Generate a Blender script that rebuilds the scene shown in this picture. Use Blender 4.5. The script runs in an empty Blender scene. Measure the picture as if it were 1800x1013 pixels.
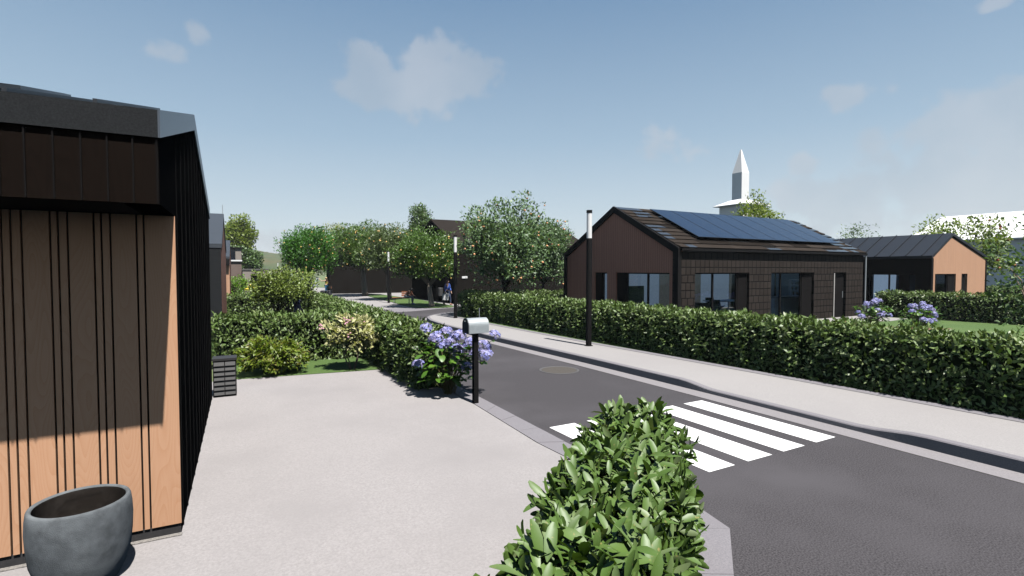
import bpy, math, random
import numpy as np
from mathutils import Vector, Matrix
R = math.radians
scene = bpy.context.scene
col = scene.collection

# ------------------------------------------------------------------ camera
YAW, PITCH, EYE = R(29.05), math.atan(31 / 900), 2.3
cd = bpy.data.cameras.new("camera"); cam = bpy.data.objects.new("camera", cd); col.objects.link(cam)
cd.sensor_width = 36; cd.lens = 18.0; cd.clip_start = 0.05; cd.clip_end = 9000
cam.location = (0, 0, EYE); cam.rotation_euler = (R(90) - PITCH, 0, -YAW)
scene.camera = cam

# ------------------------------------------------------------------ light
SUN_EL, SUN_AZ = R(63.5), R(6)          # azimuth: from -Y towards +X
sd = Vector((math.sin(SUN_AZ) * math.cos(SUN_EL), -math.cos(SUN_AZ) * math.cos(SUN_EL), math.sin(SUN_EL)))
sl = bpy.data.lights.new("sun", "SUN"); sl.energy = 5.0; sl.angle = R(0.6); sl.color = (1.0, .972, .935)
so = bpy.data.objects.new("sun", sl); col.objects.link(so)
so.rotation_euler = (-sd).to_track_quat('-Z', 'Y').to_euler()
so.location = (0, 0, 40)

scene.view_settings.view_transform = 'Standard'
scene.view_settings.look = 'None'
scene.view_settings.gamma = 1
scene.view_settings.use_curve_mapping = False
scene.view_settings.exposure = 1.25

sl.cycles.max_bounces = 0      # shade is filled by the sky alone, as in the picture
scene.cycles.volume_bounces = 0
world = bpy.data.worlds.new("World"); scene.world = world
world.use_nodes = True
wn, wl = world.node_tree.nodes, world.node_tree.links
wn.clear()


def pixdir(x, y):
    """direction of a point of the sky (image of 1800x1013) for placing clouds at infinity"""
    F = Vector((math.sin(YAW) * math.cos(PITCH), math.cos(YAW) * math.cos(PITCH), -math.sin(PITCH)))
    Rr = Vector((math.cos(YAW), -math.sin(YAW), 0)); U = Rr.cross(F)
    return (F + Rr * ((x - 900) / 900) + U * ((506.5 - y) / 900)).normalized()


def build_sky():
    STR = .05; G = 1 / (STR * 2 ** 1.25)      # picture brightness to background radiance
    out = wn.new('ShaderNodeOutputWorld'); bg = wn.new('ShaderNodeBackground')
    wl.new(bg.outputs[0], out.inputs[0])
    sky = wn.new('ShaderNodeTexSky'); sky.sky_type = 'NISHITA'; sky.sun_disc = False
    sky.sun_elevation = SUN_EL; sky.sun_rotation = math.pi - SUN_AZ
    sky.air_density = 1.0; sky.dust_density = 1.6; sky.ozone_density = 1.0; sky.altitude = 100
    tc = wn.new('ShaderNodeTexCoord')

    def M(op, a, b=None, c=None):
        n = wn.new('ShaderNodeMath'); n.operation = op
        for i, v in enumerate((a, b, c)):
            if v is None: continue
            if hasattr(v, 'is_linked'): wl.new(v, n.inputs[i])
            else: n.inputs[i].default_value = v
        return n.outputs[0]

    def DOT(v):
        n = wn.new('ShaderNodeVectorMath'); n.operation = 'DOT_PRODUCT'
        wl.new(tc.outputs['Generated'], n.inputs[0]); n.inputs[1].default_value = v
        return n.outputs['Value']
    # soft cloud patches: (x, y, half width, half height, strength)
    blobs = [(650, 142, 62, 50, .95), (778, 128, 88, 56, 1.05), (712, 176, 120, 32, .7), (302, 98, 34, 17, .5), (349, 58, 17, 18, .5),
             (1705, 300, 150, 90, .95), (1785, 240, 100, 75, 1.0), (1498, 168, 46, 25, .65), (1205, 250, 66, 30, .38),
             (1440, 345, 92, 36, .75), (1420, 290, 30, 19, .55), (1492, 305, 26, 13, .45), (1560, 385, 130, 40, .7), (1745, 3, 18, 10, .5), (455, 425, 55, 22, .6)]
    acc = None
    for (x, y, sx, sy, w) in blobs:
        c = pixdir(x, y); rr = Vector((c.y, -c.x, 0)).normalized(); uu = rr.cross(c)
        dc = DOT(c); u = M('DIVIDE', DOT(rr * (900 / sx * 1.0)), dc); v = M('DIVIDE', DOT(uu * (900 / sy)), dc)
        e = M('SUBTRACT', 1.0, M('ADD', M('MULTIPLY', u, u), M('MULTIPLY', v, v)))
        e = M('MULTIPLY', M('MAXIMUM', e, -2.2), w)
        e = M('MULTIPLY', e, M('GREATER_THAN', dc, 0.2))
        front = M('ADD', e, M('MULTIPLY', M('LESS_THAN', dc, 0.2), -1.0))
        acc = front if acc is None else M('MAXIMUM', acc, front)
    nz = wn.new('ShaderNodeTexNoise'); nz.inputs['Scale'].default_value = 15; nz.inputs['Detail'].default_value = 9
    nz.inputs['Roughness'].default_value = .52
    wl.new(tc.outputs['Generated'], nz.inputs['Vector'])
    den = M('ADD', acc, M('MULTIPLY', M('SUBTRACT', nz.outputs['Fac'], .5), 3.3))
    mr = wn.new('ShaderNodeMapRange'); mr.interpolation_type = 'SMOOTHSTEP'
    wl.new(den, mr.inputs[0]); mr.inputs[1].default_value = .0; mr.inputs[2].default_value = .55
    mr.inputs[3].default_value = 0; mr.inputs[4].default_value = .46
    # cloud tone: paler and greyer patches at random
    nz2 = wn.new('ShaderNodeTexNoise'); nz2.inputs['Scale'].default_value = 6; nz2.inputs['Detail'].default_value = 5
    wl.new(tc.outputs['Generated'], nz2.inputs['Vector'])
    g3 = lambda r, g, b: (r * G, g * G, b * G, 1)
    cr = wn.new('ShaderNodeValToRGB')
    cr.color_ramp.elements[0].position = .35; cr.color_ramp.elements[0].color = g3(.44, .50, .57)
    cr.color_ramp.elements[1].position = .66; cr.color_ramp.elements[1].color = g3(.60, .62, .66)
    wl.new(nz2.outputs['Fac'], cr.inputs[0])
    # summer haze: the clear sky pales towards the horizon
    sepz = wn.new('ShaderNodeSeparateXYZ'); wl.new(tc.outputs['Generated'], sepz.inputs[0])
    gr = wn.new('ShaderNodeValToRGB'); wl.new(sepz.outputs['Z'], gr.inputs[0])
    el = gr.color_ramp.elements
    while len(el) < 5: el.new(.5)
    for e, (z, c) in zip(el, [(.0, (.70, .76, .80)), (.10, (.58, .69, .77)), (.24, (.385, .53, .67)), (.46, (.195, .33, .51)), (1.0, (.08, .18, .34))]):
        e.position = z; e.color = g3(*c)
    hz = wn.new('ShaderNodeMixRGB'); hz.inputs[0].default_value = .88; wl.new(sky.outputs[0], hz.inputs[1]); wl.new(gr.outputs[0], hz.inputs[2])
    mx = wn.new('ShaderNodeMixRGB'); wl.new(mr.outputs[0], mx.inputs[0])
    wl.new(hz.outputs[0], mx.inputs[1]); wl.new(cr.outputs[0], mx.inputs[2])
    wl.new(mx.outputs[0], bg.inputs[0]); bg.inputs[1].default_value = STR


build_sky()

# ------------------------------------------------------------------ helpers
rng = np.random.default_rng(7)
ALB = .66         # one scale for the measured surface colours (exposed for the sun)
random.seed(7)


def nodes_of(name):
    m = bpy.data.materials.new(name); m.use_nodes = True
    nt = m.node_tree
    return m, nt.nodes, nt.links, nt.nodes['Principled BSDF']


def mth(n, l, op, a, b=None, c=None):
    k = n.new('ShaderNodeMath'); k.operation = op
    for i, v in enumerate((a, b, c)):
        if v is None: continue
        if hasattr(v, 'is_linked'): l.new(v, k.inputs[i])
        else: k.inputs[i].default_value = v
    return k.outputs[0]


def mix(n, l, f, a, b, mode='MIX'):
    k = n.new('ShaderNodeMixRGB'); k.blend_type = mode
    for i, v in enumerate((f, a, b)):
        if hasattr(v, 'is_linked'): l.new(v, k.inputs[i])
        elif i == 0: k.inputs[0].default_value = v
        else: k.inputs[i].default_value = (*v, 1)
    return k.outputs[0]


def noise(n, l, vec, scale, detail=4, rough=.55, stretch=None):
    if stretch:
        mp = n.new('ShaderNodeMapping'); mp.inputs['Scale'].default_value = stretch; l.new(vec, mp.inputs[0]); vec = mp.outputs[0]
    k = n.new('ShaderNodeTexNoise'); k.inputs['Scale'].default_value = scale; k.inputs['Detail'].default_value = detail
    k.inputs['Roughness'].default_value = rough
    l.new(vec, k.inputs['Vector'])
    return k.outputs['Fac']


def mat(name, c1, c2=None, scale=6, rough=.6, metal=0, bump=0, bscale=80, c3=None, s3=.4, stretch=None, spec=.5, detail=5, lo=.3, hi=.7):
    m, n, l, p = nodes_of(name)
    p.inputs['Roughness'].default_value = rough; p.inputs['Metallic'].default_value = metal
    p.inputs['Specular IOR Level'].default_value = spec
    tc = n.new('ShaderNodeTexCoord'); v = tc.outputs['Object']
    c2 = c2 or tuple(x * .8 for x in c1)
    c1, c2 = [tuple(x * ALB for x in c) for c in (c1, c2)]
    if c3: c3 = tuple(x * ALB for x in c3)
    f = noise(n, l, v, scale, detail, .6, stretch)
    rp = n.new('ShaderNodeMapRange'); l.new(f, rp.inputs[0]); rp.inputs[1].default_value = lo; rp.inputs[2].default_value = hi
    c = mix(n, l, rp.outputs[0], c1, c2)
    if c3:
        f3 = noise(n, l, v, s3, 4, .6)
        r3 = n.new('ShaderNodeMapRange'); l.new(f3, r3.inputs[0]); r3.inputs[1].default_value = .45; r3.inputs[2].default_value = .7
        c = mix(n, l, r3.outputs[0], c, c3)
    l.new(c, p.inputs['Base Color'])
    if bump:
        b = n.new('ShaderNodeBump'); b.inputs['Strength'].default_value = bump; b.inputs['Distance'].default_value = .01
        l.new(noise(n, l, v, bscale, 3, .6, stretch), b.inputs['Height']); l.new(b.outputs[0], p.inputs['Normal'])
    return m


def leafmat(name, cols, rough=.42, trans=.25, spec=.5, spots=.15):
    """leaf colour varies leaf by leaf"""
    m, n, l, p = nodes_of(name)
    g = n.new('ShaderNodeNewGeometry'); cr = n.new('ShaderNodeValToRGB')
    e = cr.color_ramp.elements
    while len(e) < len(cols): e.new(.5)
    for i, c in enumerate(cols):
        e[i].position = i / max(1, len(cols) - 1); e[i].color = (*[x * .74 for x in c], 1)
    l.new(g.outputs['Random Per Island'], cr.inputs[0])
    tc = n.new('ShaderNodeTexCoord'); sp_ = noise(n, l, tc.outputs['Object'], 34, 3, .6)
    mr = n.new('ShaderNodeMapRange'); l.new(sp_, mr.inputs[0]); mr.inputs[1].default_value = .64; mr.inputs[2].default_value = .74; mr.inputs[4].default_value = spots
    l.new(mix(n, l, mr.outputs[0], cr.outputs[0], (.26, .20, .07)), p.inputs['Base Color'])
    p.inputs['Roughness'].default_value = rough; p.inputs['Specular IOR Level'].default_value = spec
    t = n.new('ShaderNodeBsdfTranslucent'); hs = n.new('ShaderNodeMixRGB'); hs.blend_type = 'MULTIPLY'; hs.inputs[0].default_value = 1
    l.new(cr.outputs[0], hs.inputs[1]); hs.inputs[2].default_value = (1.5, 1.6, .7, 1)
    l.new(hs.outputs[0], t.inputs[0])
    ms = n.new('ShaderNodeMixShader'); ms.inputs[0].default_value = trans
    l.new(p.outputs[0], ms.inputs[1]); l.new(t.outputs[0], ms.inputs[2])
    l.new(ms.outputs[0], n['Material Output'].inputs[0])
    return m


def plankmat(name, c1, c2, axis=0, pitch=.12, gap=.06, rough=.7, grain=1.0, bump=.5, spec=.15):
    """vertical timber boards: groove, one tint for each board, stretched grain with cathedral figure"""
    c1, c2 = [tuple(x * ALB for x in c) for c in (c1, c2)]
    m, n, l, p = nodes_of(name)
    p.inputs['Roughness'].default_value = rough; p.inputs['Specular IOR Level'].default_value = spec
    tc = n.new('ShaderNodeTexCoord'); sp = n.new('ShaderNodeSeparateXYZ'); l.new(tc.outputs['Object'], sp.inputs[0])
    u = mth(n, l, 'DIVIDE', sp.outputs[axis], pitch); fr = mth(n, l, 'FRACT', u); fl = mth(n, l, 'FLOOR', u)
    wnz = n.new('ShaderNodeTexWhiteNoise'); wnz.noise_dimensions = '1D'; l.new(fl, wnz.inputs['W'])
    cb = n.new('ShaderNodeCombineXYZ'); l.new(mth(n, l, 'ADD', sp.outputs[axis], mth(n, l, 'MULTIPLY', wnz.outputs[0], 9.0)), cb.inputs[0])
    l.new(sp.outputs[1 - axis], cb.inputs[1]); l.new(sp.outputs[2], cb.inputs[2])
    g = noise(n, l, cb.outputs[0], 26, 5, .6, (1, 1, .06))
    rp = n.new('ShaderNodeMapRange'); l.new(g, rp.inputs[0]); rp.inputs[1].default_value = .3; rp.inputs[2].default_value = .72
    c = mix(n, l, mth(n, l, 'MULTIPLY', rp.outputs[0], grain), c1, c2)
    c = mix(n, l, mth(n, l, 'MULTIPLY', wnz.outputs[0], .35), c, tuple(x * .72 for x in c1))
    gm = mth(n, l, 'LESS_THAN', fr, gap)
    c = mix(n, l, gm, c, tuple(x * .25 for x in c1))
    l.new(c, p.inputs['Base Color'])
    b = n.new('ShaderNodeBump'); b.inputs['Strength'].default_value = bump; b.inputs['Distance'].default_value = .012; b.invert = True
    l.new(gm, b.inputs['Height']); l.new(b.outputs[0], p.inputs['Normal'])
    return m


def woodmat(name, c1, c2, rough=.6, spec=.2):
    """one board = one island: cathedral grain along z"""
    c1, c2 = [tuple(x * ALB * 1.04 for x in c) for c in (c1, c2)]
    m, n, l, p = nodes_of(name)
    p.inputs['Roughness'].default_value = rough; p.inputs['Specular IOR Level'].default_value = spec
    tc = n.new('ShaderNodeTexCoord'); g = n.new('ShaderNodeNewGeometry')
    sp = n.new('ShaderNodeSeparateXYZ'); l.new(tc.outputs['Object'], sp.inputs[0])
    cb = n.new('ShaderNodeCombineXYZ'); off = mth(n, l, 'MULTIPLY', g.outputs['Random Per Island'], 37.0)
    l.new(mth(n, l, 'ADD', sp.outputs[0], off), cb.inputs[0]); l.new(sp.outputs[1], cb.inputs[1])
    l.new(mth(n, l, 'ADD', mth(n, l, 'MULTIPLY', sp.outputs[2], .16), off), cb.inputs[2])
    k = n.new('ShaderNodeTexNoise'); k.inputs['Scale'].default_value = 5.0; k.inputs['Detail'].default_value = .6; l.new(cb.outputs[0], k.inputs['Vector'])
    ring = mth(n, l, 'FRACT', mth(n, l, 'MULTIPLY', k.outputs['Fac'], 26.0))
    ring = mth(n, l, 'POWER', ring, 2.2)
    fine = noise(n, l, cb.outputs[0], 60, 4, .6, (1.4, 1, .5))
    f = mth(n, l, 'ADD', mth(n, l, 'MULTIPLY', ring, .36), mth(n, l, 'MULTIPLY', fine, .45))
    c = mix(n, l, f, c1, c2)
    c = mix(n, l, mth(n, l, 'MULTIPLY', g.outputs['Random Per Island'], .28), c, tuple(x * .7 for x in c1))
    l.new(c, p.inputs['Base Color'])
    return m


def glassmat(name, tint=(.86, .9, .9), refl=1.0):
    m, n, l, p = nodes_of(name)
    n.remove(p)
    t = n.new('ShaderNodeBsdfTransparent'); t.inputs[0].default_value = (*tint, 1)
    g = n.new('ShaderNodeBsdfGlossy'); g.inputs['Roughness'].default_value = .015
    fr = n.new('ShaderNodeFresnel'); fr.inputs[0].default_value = 1.5
    ms = n.new('ShaderNodeMixShader'); l.new(mth(n, l, 'MULTIPLY', fr.outputs[0], refl), ms.inputs[0])
    l.new(t.outputs[0], ms.inputs[1]); l.new(g.outputs[0], ms.inputs[2])
    l.new(ms.outputs[0], n['Material Output'].inputs[0])
    return m


class MB:
    """collects shapes, links them as ONE mesh object"""
    def __init__(s): s.v = []; s.f = []; s.m = []

    def add(s, vs, fs, mi=0):
        o = len(s.v); s.v += [tuple(map(float, a)) for a in vs]; s.f += [tuple(o + i for i in f) for f in fs]; s.m += [mi] * len(fs)
        return s

    def box(s, x0, x1, y0, y1, z0, z1, mi=0):
        v = [(x0, y0, z0), (x1, y0, z0), (x1, y1, z0), (x0, y1, z0), (x0, y0, z1), (x1, y0, z1), (x1, y1, z1), (x0, y1, z1)]
        return s.add(v, [(0, 3, 2, 1), (4, 5, 6, 7), (0, 1, 5, 4), (1, 2, 6, 5), (2, 3, 7, 6), (3, 0, 4, 7)], mi)

    def prism(s, poly, a, b, axis='z', mi=0):
        """polygon (2D) extruded from a to b along axis"""
        def P(u, v, w): return {'z': (u, v, w), 'y': (u, w, v), 'x': (w, u, v)}[axis]
        k = len(poly); v = [P(u, w, a) for u, w in poly] + [P(u, w, b) for u, w in poly]
        fs = [tuple(range(k))[::-1], tuple(range(k, 2 * k))] + [(i, (i + 1) % k, k + (i + 1) % k, k + i) for i in range(k)]
        return s.add(v, fs, mi)

    def tube(s, pts, rad, seg=8, mi=0, cap=True):
        pts = [Vector(p) for p in pts]
        if not hasattr(rad, '__len__'): rad = [rad] * len(pts)
        vs = []; fs = []
        ref = None
        for i, p in enumerate(pts):
            d = (pts[min(i + 1, len(pts) - 1)] - pts[max(i - 1, 0)]).normalized()
            if ref is None:
                ref = d.cross(Vector((0, 0, 1)) if abs(d.z) < .9 else Vector((1, 0, 0))).normalized()
            a = (ref - d * ref.dot(d)).normalized(); b = d.cross(a); ref = a
            for k in range(seg):
                t = 2 * math.pi * k / seg
                vs.append(p + (a * math.cos(t) + b * math.sin(t)) * rad[i])
        for i in range(len(pts) - 1):
            for k in range(seg):
                fs.append((i * seg + k, i * seg + (k + 1) % seg, (i + 1) * seg + (k + 1) % seg, (i + 1) * seg + k))
        if cap:
            fs.append(tuple(range(seg))[::-1]); fs.append(tuple(range((len(pts) - 1) * seg, len(pts) * seg)))
        return s.add(vs, fs, mi)

    def lathe(s, prof, seg=32, mi=0, c=(0, 0, 0)):
        vs = []; fs = []
        for r, z in prof:
            for k in range(seg):
                t = 2 * math.pi * k / seg; vs.append((c[0] + r * math.cos(t), c[1] + r * math.sin(t), c[2] + z))
        for i in range(len(prof) - 1):
            for k in range(seg):
                fs.append((i * seg + k, i * seg + (k + 1) % seg, (i + 1) * seg + (k + 1) % seg, (i + 1) * seg + k))
        return s.add(vs, fs, mi)

    def ball(s, c, r, seg=8, rings=6, mi=0):
        rx, ry, rz = r if hasattr(r, '__len__') else (r, r, r)
        vs = []; fs = []
        for i in range(rings + 1):
            a = math.pi * i / rings
            for k in range(seg):
                t = 2 * math.pi * k / seg
                vs.append((c[0] + rx * math.sin(a) * math.cos(t), c[1] + ry * math.sin(a) * math.sin(t), c[2] + rz * math.cos(a)))
        for i in range(rings):
            for k in range(seg): fs.append((i * seg + k, (i + 1) * seg + k, (i + 1) * seg + (k + 1) % seg, i * seg + (k + 1) % seg))
        return s.add(vs, fs, mi)

    def build(s, name, mats, parent=None, smooth=False):
        me = bpy.data.meshes.new(name); me.from_pydata(s.v, [], s.f)
        for m in (mats if isinstance(mats, (list, tuple)) else [mats]): me.materials.append(m)
        me.polygons.foreach_set('material_index', s.m)
        if smooth: me.polygons.foreach_set('use_smooth', [True] * len(s.f))
        me.update()
        o = bpy.data.objects.new(name, me); col.objects.link(o)
        if parent: o.parent = parent
        return o


def fast(name, V, F, m, parent=None, smooth=False):
    """numpy arrays to a mesh object (all faces have the same number of corners)"""
    me = bpy.data.meshes.new(name); V = np.asarray(V, np.float32); F = np.asarray(F, np.int32)
    k = F.shape[1]
    me.vertices.add(len(V)); me.vertices.foreach_set('co', V.ravel())
    me.loops.add(F.size); me.loops.foreach_set('vertex_index', F.ravel())
    me.polygons.add(len(F)); me.polygons.foreach_set('loop_start', np.arange(0, F.size, k, dtype=np.int32))
    me.materials.append(m); me.update(calc_edges=True)
    if smooth: me.polygons.foreach_set('use_smooth', [True] * len(F))
    o = bpy.data.objects.new(name, me); col.objects.link(o)
    if parent: o.parent = parent
    return o


def tag(o, label, cat, group=None):
    o['label'] = label; o['category'] = cat
    if group: o['group'] = group
    return o


def thing(name, label, cat, loc=(0, 0, 0), rz=0, group=None):
    o = bpy.data.objects.new(name, None); col.objects.link(o); o.location = loc; o.rotation_euler = (0, 0, rz); o.empty_display_size = .2
    return tag(o, label, cat, group)


def structure(o, kind='structure'): o['kind'] = kind; return o


def copy_tree(o, parent=None):
    kids = [c for c in bpy.data.objects if c.parent == o]
    c = o.copy(); col.objects.link(c); c.parent = parent
    for k in kids: copy_tree(k, c)
    return c


# ------------------------------------------------------------------ leaves
def unit(a): return a / np.maximum(np.linalg.norm(a, axis=1, keepdims=True), 1e-9)


def leaves(P, D, L, W, near=False, fold=.25, up=None, curl=.12):
    """P bases, D directions (n,3), sizes L, W (arrays). Returns verts, quads (each leaf one island)."""
    n = len(P); D = unit(D)
    ref = rng.normal(size=(n, 3)) * .7 + np.array([0, -.25, 1.1]) if up is None else up + rng.normal(size=(n, 3)) * .15
    S = unit(np.cross(D, ref)); N = np.cross(S, D)
    L = np.broadcast_to(L, n)[:, None]; W = np.broadcast_to(W, n)[:, None]
    if near:
        ts = [(0, .08), (.22, .72), (.5, 1.0), (.78, .78), (.95, .28)]
        V = []
        for t, w in ts:
            c = P + D * L * t - N * L * curl * t * t
            V += [c - S * W * .5 * w + N * W * fold * w * .5, c, c + S * W * .5 * w + N * W * fold * w * .5]
        V = np.stack(V, 1); k = 15
        q = []
        for i in range(4):
            a = i * 3; q += [(a, a + 1, a + 4, a + 3), (a + 1, a + 2, a + 5, a + 4)]
    else:
        c = P + D * L * .5
        V = np.stack([P, c - S * W * .5 + N * W * fold * .5, P + D * L - N * L * curl, c + S * W * .5 + N * W * fold * .5], 1); k = 4
        q = [(0, 1, 2, 3)]
    F = (np.arange(n)[:, None, None] * k + np.array(q)[None]).reshape(-1, 4)
    return V.reshape(-1, 3), F


def hedge(label, p0, p1, width, height, lm, core, density=420, L=.12, W=.05, near=False, group=None, z=0.0, skip_ends=(False, False), seed=1, spill=.05):
    """clipped hedge from p0 to p1 (centre line)"""
    global rng
    rng = np.random.default_rng(seed)
    dx, dy = p1[0] - p0[0], p1[1] - p0[1]; ln = math.hypot(dx, dy)
    t = thing('hedge', label, 'hedge', (p0[0], p0[1], z), math.atan2(dy, dx), group)
    w2 = width / 2
    # inner growth: an uneven body
    nx, ny, nz = max(2, int(ln / .35)), 4, 5
    V, F = [], []
    ins = .10
    prof = []
    for j in range(nz): prof.append((-w2 + ins, (height - ins) * j / (nz - 1)))
    for j in range(1, ny): prof.append((-w2 + ins + (width - 2 * ins) * j / ny, height - ins))
    for j in range(nz): prof.append((w2 - ins, (height - ins) * (1 - j / (nz - 1))))
    k = len(prof)
    for i in range(nx + 1):
        x = ins + (ln - 2 * ins) * i / nx
        for (y, zz) in prof:
            a = rng.normal(0, .02, 3); V.append((x, y + a[1], max(0, zz + a[2])))
    for i in range(nx):
        for j in range(k - 1): F.append((i * k + j, i * k + j + 1, (i + 1) * k + j + 1, (i + 1) * k + j))
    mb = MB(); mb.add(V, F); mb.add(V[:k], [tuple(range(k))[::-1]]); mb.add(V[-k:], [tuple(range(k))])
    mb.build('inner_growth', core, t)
    P, O = [], []

    def face(n, fx, o):
        n = int(n); a = rng.random(n); b = rng.random(n)
        p = fx(a, b); bumps = .035 * np.sin(p[:, 0] * 5.3 + p[:, 2] * 4 + seed) + .03 * np.sin(p[:, 0] * 11.7 + p[:, 1] * 9)
        dep = (rng.random(n) ** 1.5) * .16 - spill + bumps
        o = np.tile(np.array(o, float), (n, 1)); P.append(p - o * dep[:, None]); O.append(o)
    st = lambda *a: np.stack(a, 1)
    face(ln * width * density * 1.15, lambda a, b: st(a * ln, (b - .5) * width, np.full_like(a, height)), (0, 0, 1))
    face(ln * height * density, lambda a, b: st(a * ln, np.full_like(a, -w2), b * height), (0, -1, 0))
    face(ln * height * density, lambda a, b: st(a * ln, np.full_like(a, w2), b * height), (0, 1, 0))
    for e, s in ((0, 0.0), (1, ln)):
        if not skip_ends[e]:
            face(width * height * density * 1.1, lambda a, b: st(np.full_like(a, s), (a - .5) * width, b * height), (-1 if e == 0 else 1, 0, 0))
    P = np.concatenate(P); O = np.concatenate(O); n = len(P)
    ref = O * 1.15 + np.array([0, 0, .30]) + rng.normal(size=(n, 3)) * .48
    # round the shoulders
    over = np.clip((P[:, 2] - (height - .14)) / .14, 0, 1) * np.clip((np.abs(P[:, 1]) - (w2 - .14)) / .14, 0, 1)
    P[:, 2] -= over * .07; P[:, 1] -= np.sign(P[:, 1]) * over * .05
    P[:, 2] = np.maximum(P[:, 2], .03)
    D = O * .42 + np.array([0, 0, .30]) + rng.normal(size=(n, 3)) * .75
    sz = L * (.65 + .6 * rng.random(n))
    V, F = leaves(P, D, sz, W / L * sz, near=near, up=ref, fold=.34 if near else .25, curl=.22 if near else .12)
    fast('leaves', V, F, lm, t)
    return t


def crown_points(center, radii, nclump, per, spread, shell=.55, gap=0.0, bottom=-1.0):
    c = np.array(center); r = np.array(radii)
    d = unit(rng.normal(size=(nclump, 3))); d[:, 2] = np.maximum(d[:, 2], bottom)
    rad = (shell + (1 - shell) * rng.random(nclump))[:, None] * (1 + .10 * np.sin(d[:, :1] * 5 + d[:, 1:2] * 4 + nclump) + .09 * np.sin(d[:, :1] * 9 - d[:, 2:3] * 11 + 2 * nclump))
    C = c + d * r * rad
    P = C[:, None, :] + np.clip(rng.normal(size=(nclump, per, 3)), -1.25, 1.25) * spread * (.7 + .6 * rng.random((nclump, 1, 1)))
    return C, P.reshape(-1, 3), np.repeat(d, per, 0)


def tree(name, label, loc, trunk, crown_c, radii, lm, bark, nclump=70, per=60, spread=.28, L=.12, W=.05, limbs=7, fruit=None, nfruit=0, fr=.05,
         group=None, shell=.5, seed=1, droop=0.0, bottom=-.75, stems=1, splay=.25, cat='tree', out=.6, upw=.5, petals=None, npet=0):
    """trunk = (radius, height of the fork); everything local to the foot of the tree"""
    global rng
    rng = np.random.default_rng(seed)
    t = thing(name, label, cat, loc, 0, group)
    C, P, O = crown_points(crown_c, radii, nclump, per, spread, shell, bottom=bottom)
    tr, th = trunk
    mb = MB()
    top = Vector((crown_c[0] * .6, crown_c[1] * .6, th))
    for s in range(stems):
        a = 2 * math.pi * s / stems + .5
        f0 = Vector((math.cos(a), math.sin(a), 0)) * (splay * .25 if stems > 1 else 0)
        tp = top + (Vector((math.cos(a), math.sin(a), 0)) * splay if stems > 1 else Vector((0, 0, 0)))
        mid = f0.lerp(tp, .5) + Vector((rng.normal() * .04, rng.normal() * .04, 0)) * min(1, th)
        mb.tube([f0 + Vector((0, 0, -.02)), f0.lerp(mid, .25) , mid, tp], [tr * 1.3, tr * 1.02, tr * .9, tr * .75], 9)
        for i in range(limbs):
            e = Vector(C[rng.integers(len(C))]); e = tp.lerp(e, .8)
            m1 = tp.lerp(e, .45) + Vector((rng.normal(), rng.normal(), rng.normal() + .4)) * .1 * max(radii) * .5
            mb.tube([tp - Vector((0, 0, tr)), m1, e], [tr * .55, tr * .34, tr * .12], 6)
    mb.build('trunk' if stems == 1 else 'stems', bark, t, True)
    n = len(P)
    D = O * out + np.array([0, 0, upw - droop]) + rng.normal(size=(n, 3)) * .7
    sz = L * (.65 + .7 * rng.random(n))
    V, F = leaves(P, D, sz, W / L * sz)
    fast('crown' if cat == 'tree' else 'foliage', V, F, lm, t)
    if nfruit:
        rr_ = np.linalg.norm((P - np.array(crown_c)) / np.array(radii), axis=1)
        cands = np.where((np.array(O @ np.array([-.35, -.89, 0])) > -.05) & (rr_ > np.quantile(rr_, .72)))[0]   # mostly where light ripens them
        me = None
        for i in range(nfruit):
            p = P[cands[rng.integers(len(cands))]] if rng.random() < .93 else P[rng.integers(n)]
            p = np.array(crown_c) + (p - np.array(crown_c)) * 1.02
            if me is None:
                o = MB().ball((0, 0, 0), (fr, fr, fr * .95), 10, 7).build('fruit', fruit, t, True); me = o.data
            else:
                o = bpy.data.objects.new('fruit', me); col.objects.link(o); o.parent = t
            o.location = p; o.scale = [.8 + .4 * rng.random()] * 3
    if npet:
        mp = MB()
        for i in range(npet):
            up_ = np.where(P[:, 2] > np.quantile(P[:, 2], .45))[0]; p = P[up_[rng.integers(len(up_))]]; p = np.array(crown_c) + (p - np.array(crown_c)) * 1.1 + np.array([0, -.05, .02])
            for k in range(7):
                q = p + rng.normal(size=3) * .035
                mp.ball(q, (.026, .026, .016), 5, 3)
        mp.build('blossom', petals, t)
    return t

# ------------------------------------------------------------------ materials
CONC = mat('pale_concrete', (.348, .324, .318), (.255, .237, .232), scale=48, rough=.85, bump=.5, bscale=120, c3=(.268, .249, .245), s3=.55)
PAVE = mat('pavement_concrete', (.335, .316, .307), (.265, .25, .243), scale=40, rough=.85, bump=.3, bscale=140, c3=(.285, .268, .262), s3=.6)
STONE = mat('kerb_granite', (.24, .225, .238), (.15, .14, .152), scale=70, rough=.8, bump=.3, bscale=200, c3=(.19, .175, .188), s3=2.4)
ASPH = mat('asphalt', (.080, .0725, .0775), (.015, .0135, .0148), scale=70, lo=.40, hi=.64, rough=.85, bump=.10, bscale=220, c3=(.072, .066, .071), s3=.42, detail=3, spec=.3)
PAINT = mat('road_paint', (.86, .85, .83), (.78, .77, .75), scale=14, rough=.6)
GRASS = mat('lawn_grass', (.068, .128, .018), (.045, .095, .012), scale=18, rough=.8, c3=(.082, .14, .024), s3=.5, bump=.6, bscale=240)
EARTH = mat('meadow', (.10, .15, .05), (.13, .14, .06), scale=.05, rough=.9)
SOIL = mat('bark_mulch', (.20, .095, .055), (.12, .06, .035), scale=30, rough=.9)
BLACKP = mat('black_powder_coat', (.009, .0085, .0085), (.012, .011, .011), scale=5, rough=.6, spec=.1)
BLACKSEAM = mat('black_seam_metal', (.006, .006, .0065), (.009, .0085, .0085), scale=3, rough=1.0, spec=.0, stretch=(1, 6, .1))
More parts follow.
